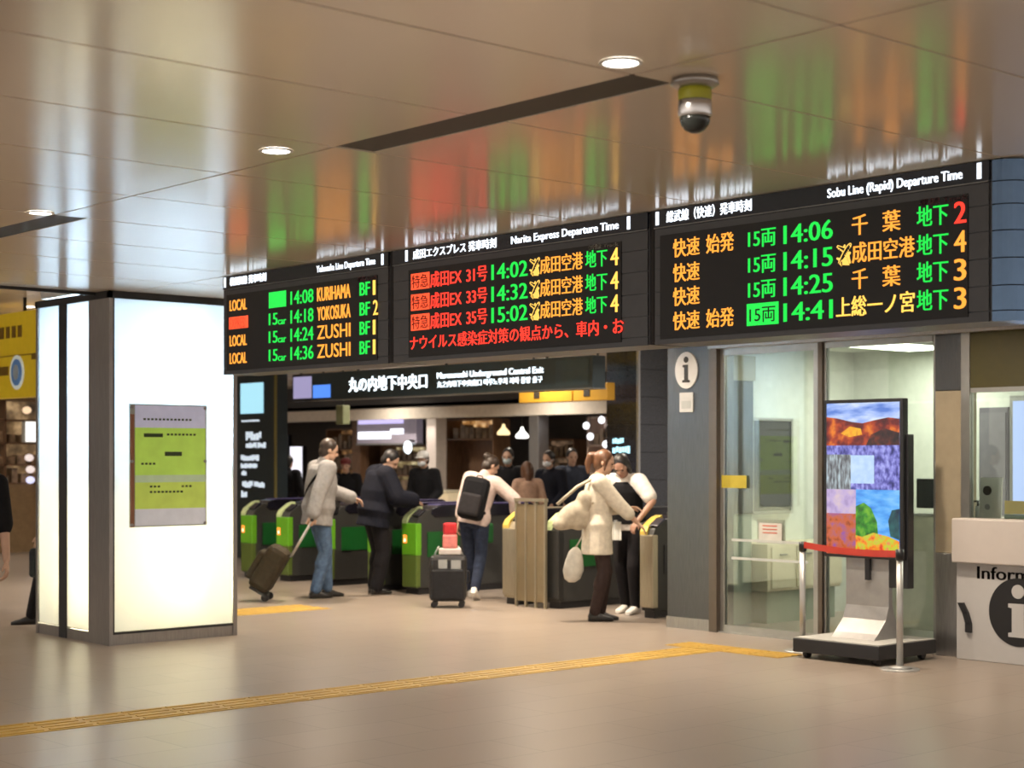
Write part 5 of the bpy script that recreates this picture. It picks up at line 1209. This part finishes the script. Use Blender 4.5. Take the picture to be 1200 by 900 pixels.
# --- woman in cream
wmn, J4 = person('woman in cream tunic and dark trousers with chestnut ponytail at the gates',
    (10.86, 11.00, 0), -38, 1.61,
    dict(lean=1, py=0.02, rh=(0.14, 0.40, 0.98), lh=(-0.10, 0.34, 1.12), rpole=(0.7, -0.6, -1), rpn=(-0.2, 0, -1), lpn=(0.3, 0, -1), rf=(0.07, -0.02, 0.085), lf=(-0.06, 0.05, 0.085), nod=14, yaw=-10, rcurl=12),
    dict(top=(CREAMC, 1.55, -0.27, 0.022), loose=0.018, flare=0.03, sleeve=0.014, top_name='tunic', trousers=BRNT, shoes=SHOEB, hair=HAIRBR, hair_style='pony', fem=True, collar=False))
W = J4['W']; up = J4['up']
tt_ = thing('tote_bag', 'large beige shoulder bag hanging behind the woman in cream', 'bag', tuple(W(up(0.10, -0.28, 0.15))))
BEIGEB = cloth('beige_canvas', (0.42, 0.37, 0.29), 0.2, nscale=14)
g = MB(); c_ = W(up(0.09, -0.27, 0.16)); mw = Matrix.Rotation(R(-38 - 90), 3, 'Z')
g.ell(c_ - Vector((0, 0, 0.04)), 0.085, 0.185, 0.11, mw @ Matrix.Rotation(R(38), 3, 'X'), 20, 14); g.ell(W(up(0.10, -0.36, 0.04)), 0.075, 0.105, 0.07, mw @ Matrix.Rotation(R(15), 3, 'X'), 16, 10); g.ell(W(up(0.09, -0.20, 0.10)), 0.08, 0.12, 0.13, mw, 16, 10); g.ell(W(up(0.10, -0.14, 0.27)), 0.06, 0.09, 0.10, mw, 16, 10)
cm_ = remeshed(g, 0.014, 9); cm_.materials.append(BEIGEB); o = bpy.data.objects.new('bag_body', cm_); col.objects.link(o)
inv = world_of(tt_).inverted(); cm_.transform(inv); o.parent = tt_
MB().tube([W(up(0.10, -0.42, 0.22)), W(up(0.10, -0.22, 0.40)), W(up(0.12, -0.05, 0.495)), W(up(0.14, 0.09, 0.46)), W(up(0.17, 0.10, 0.30)), W(up(0.14, -0.08, 0.24))], 0.016, 8).build('strap', BEIGEB, tt_)
pbg = thing('plastic_bag', 'white plastic bag hanging low behind the woman in cream', 'bag', tuple(W((0.06, -0.24, 0.55))))
g = MB(); n = 16; cb = W((0.06, -0.20, 0.0))
def pr_(z, a, b_): return [Vector((cb.x, cb.y, z)) + mw @ Vector((a * math.cos(2 * math.pi * i / n), b_ * math.sin(2 * math.pi * i / n) - (0.68 - z) * 0.1, 0)) for i in range(n)]
g.loft([pr_(0.70, 0.012, 0.02), pr_(0.66, 0.03, 0.06), pr_(0.58, 0.05, 0.085), pr_(0.48, 0.06, 0.10), pr_(0.40, 0.05, 0.075), pr_(0.37, 0.02, 0.03)])
g.build('bag_body', mat('white_plastic_film', (0.52, 0.50, 0.44), 0.5, noise=0.12, nscale=20), pbg)
MB().tube([Vector((cb.x, cb.y, 0.69)), W((0.10, -0.14, 0.80)), W(up(0.13, -0.16, 0.10))], 0.008, 6).build('handle_loop', mat('white_plastic_film', (0.62, 0.60, 0.52), 0.5), pbg)

# --- gate attendant facing her
att, J5 = person('attendant in black vest and white short sleeves bending toward the woman in cream',
    (11.66, 11.33, 0), 196, 1.62,
    dict(lean=13, lh=(-0.26, 0.30, 0.98), rh=(0.12, 0.33, 1.22), lpole=(-1, -0.3, 0), rpole=(0.8, -0.2, -0.6), lpn=(0.2, 0, -1), nod=28, yaw=12, rf=(0.08, -0.06, 0.085), lf=(-0.10, 0.06, 0.085)),
    dict(top=(WHITEC, 0.75, -0.05, 0.020), sleeve=0.016, top_name='shirt', vest=BLKC, trousers=BLKT, shoes=SHOEW, hair=HAIRBLK, hair_style='bob', fem=True, skin=mat('tan_skin', (0.36, 0.20, 0.14), 0.55)))
W = J5['W']; up = J5['up']
pp = thing('paper_leaflet', 'white paper sheet hanging at the waist of the attendant in the black vest', 'paper', tuple(W((0.0, 0.2, 0.80))))
g = MB(); mw = Matrix.Rotation(R(196 - 90), 3, 'Z'); c_ = W((0.04, 0.215, 0.82))
for i in range(4): g.obox(c_ + mw @ Vector((-0.045 + 0.03 * i, 0.006 * (i % 2), 0)), mw @ Vector((0.016, 0.003 * (1 if i % 2 else -1), 0)), mw @ Vector((0, 0.0015, 0)), Vector((0, 0, 0.09)))
g.build('sheet', PAPER, pp)
MB().obox(c_ + Vector((0, 0, 0.095)), mw @ Vector((0.02, 0, 0)), mw @ Vector((0, 0.006, 0)), Vector((0, 0, 0.012))).build('clip', STEEL, pp)

# --- at the left edge and behind the pillar
person('person at the very left edge in black shirt, only an arm in view',
    (4.70, 10.85, 0), 228, 1.68,
    dict(lh=(-0.28, 0.10, 0.80), rh=(0.28, -0.06, 0.84), lf=(-0.09, 0.10, 0.085), rf=(0.09, -0.16, 0.10), rtoe=(0, 1, -0.3)),
    dict(top=(BLKC, 1.1, -0.10, 0.024), trousers=GREYT, shoes=SHOEG, hair=HAIRBLK, top_name='shirt'))
hid, J7 = person('person hidden behind the glowing pillar, a black shoe and a bag showing',
    (6.86, 13.94, 0), 150, 1.66,
    dict(lf=(-0.08, 0.24, 0.085), rf=(0.09, -0.16, 0.10), lh=(-0.30, 0.14, 0.80), rh=(0.26, -0.1, 0.82)),
    dict(top=(BLKC, 1.9, -0.1, 0.026), trousers=BLKT, shoes=SHOEB, hair=HAIRDK))
hb = thing('hand_bag', 'dark grey bag at the left side of the glowing pillar, held by the hidden person', 'bag', (6.40, 13.80, 0.6))
hw = J7['W'](J7['hand'][-1])
g = MB(); g.obox((hw.x, hw.y, hw.z - 0.25), (0.10, -0.05, 0), (0.03, 0.06, 0), (0, 0, 0.13)); g.build('bag_body', cloth('dark_slate_nylon', (0.03, 0.032, 0.036)), hb, bevel=0.03)
MB().tube([(hw.x - 0.05, hw.y + 0.02, hw.z - 0.14), (hw.x - 0.03, hw.y + 0.01, hw.z - 0.08), (hw.x + 0.03, hw.y - 0.01, hw.z - 0.08), (hw.x + 0.05, hw.y - 0.02, hw.z - 0.14)], 0.009, 6).build('handle', BLACK, hb)

# --- people beyond the gates
def far(label, x, y, phi, H, C, **P): person(label, (x, y, 0), phi, H, dict(dict(rh=(0.2, 0.2, 0.95), lh=(-0.2, 0.2, 0.95)), **P), C, fine=False)
far('dark silhouetted person far behind, standing in front of the white light boxes', 15.3, 22.78, 30, 1.56, dict(top=(BLKC, 1.9, -0.1, 0.03), trousers=BLKT, shoes=SHOEB, hair=HAIRBLK))
far('person far behind in a dark coat and white cap near the white shop column', 14.6, 18.25, 200, 1.62, dict(top=(BLKC, 1.9, -0.2, 0.03), trousers=BLKT, shoes=SHOEB, hair=HAIRBLK, cap=mat('white_cap', (0.70, 0.70, 0.68), 0.6), mask=MASKW))
far('person far behind in black with a pale blue face mask, right of the backpack wearer', 15.0, 16.90, 215, 1.66, dict(top=(BLKC, 1.9, -0.2, 0.03), trousers=BLKT, shoes=SHOEB, hair=HAIRBLK, mask=mat('pale_blue_mask', (0.45, 0.55, 0.58), 0.7)))
far('person far behind in a tan pink top with long brown hair', 14.3, 15.74, 60, 1.48, dict(top=(TANC, 1.9, -0.15, 0.03), trousers=BLKT, shoes=SHOEB, hair=HAIRBR, hair_style='long', fem=True))
far('person far behind in dark clothes, left of the pair before the dark shop opening', 15.2, 16.26, 190, 1.62, dict(top=(NAVY, 1.9, -0.2, 0.03), trousers=BLKT, shoes=SHOEB, hair=HAIRBLK, mask=MASKW))
far('person far behind in dark blue grey, right of the pair before the dark shop opening', 16.0, 16.70, 240, 1.66, dict(top=(BLUEGREY, 1.9, -0.2, 0.03), trousers=BLKT, shoes=SHOEB, hair=HAIRBLK))
far('person far behind in black with a maroon cap, just right of the man in grey', 14.6, 20.15, 220, 1.52, dict(top=(BLKC, 1.9, -0.2, 0.03), trousers=BLKT, shoes=SHOEB, hair=HAIRBLK, cap=mat('maroon_cap', (0.16, 0.02, 0.02), 0.6)))
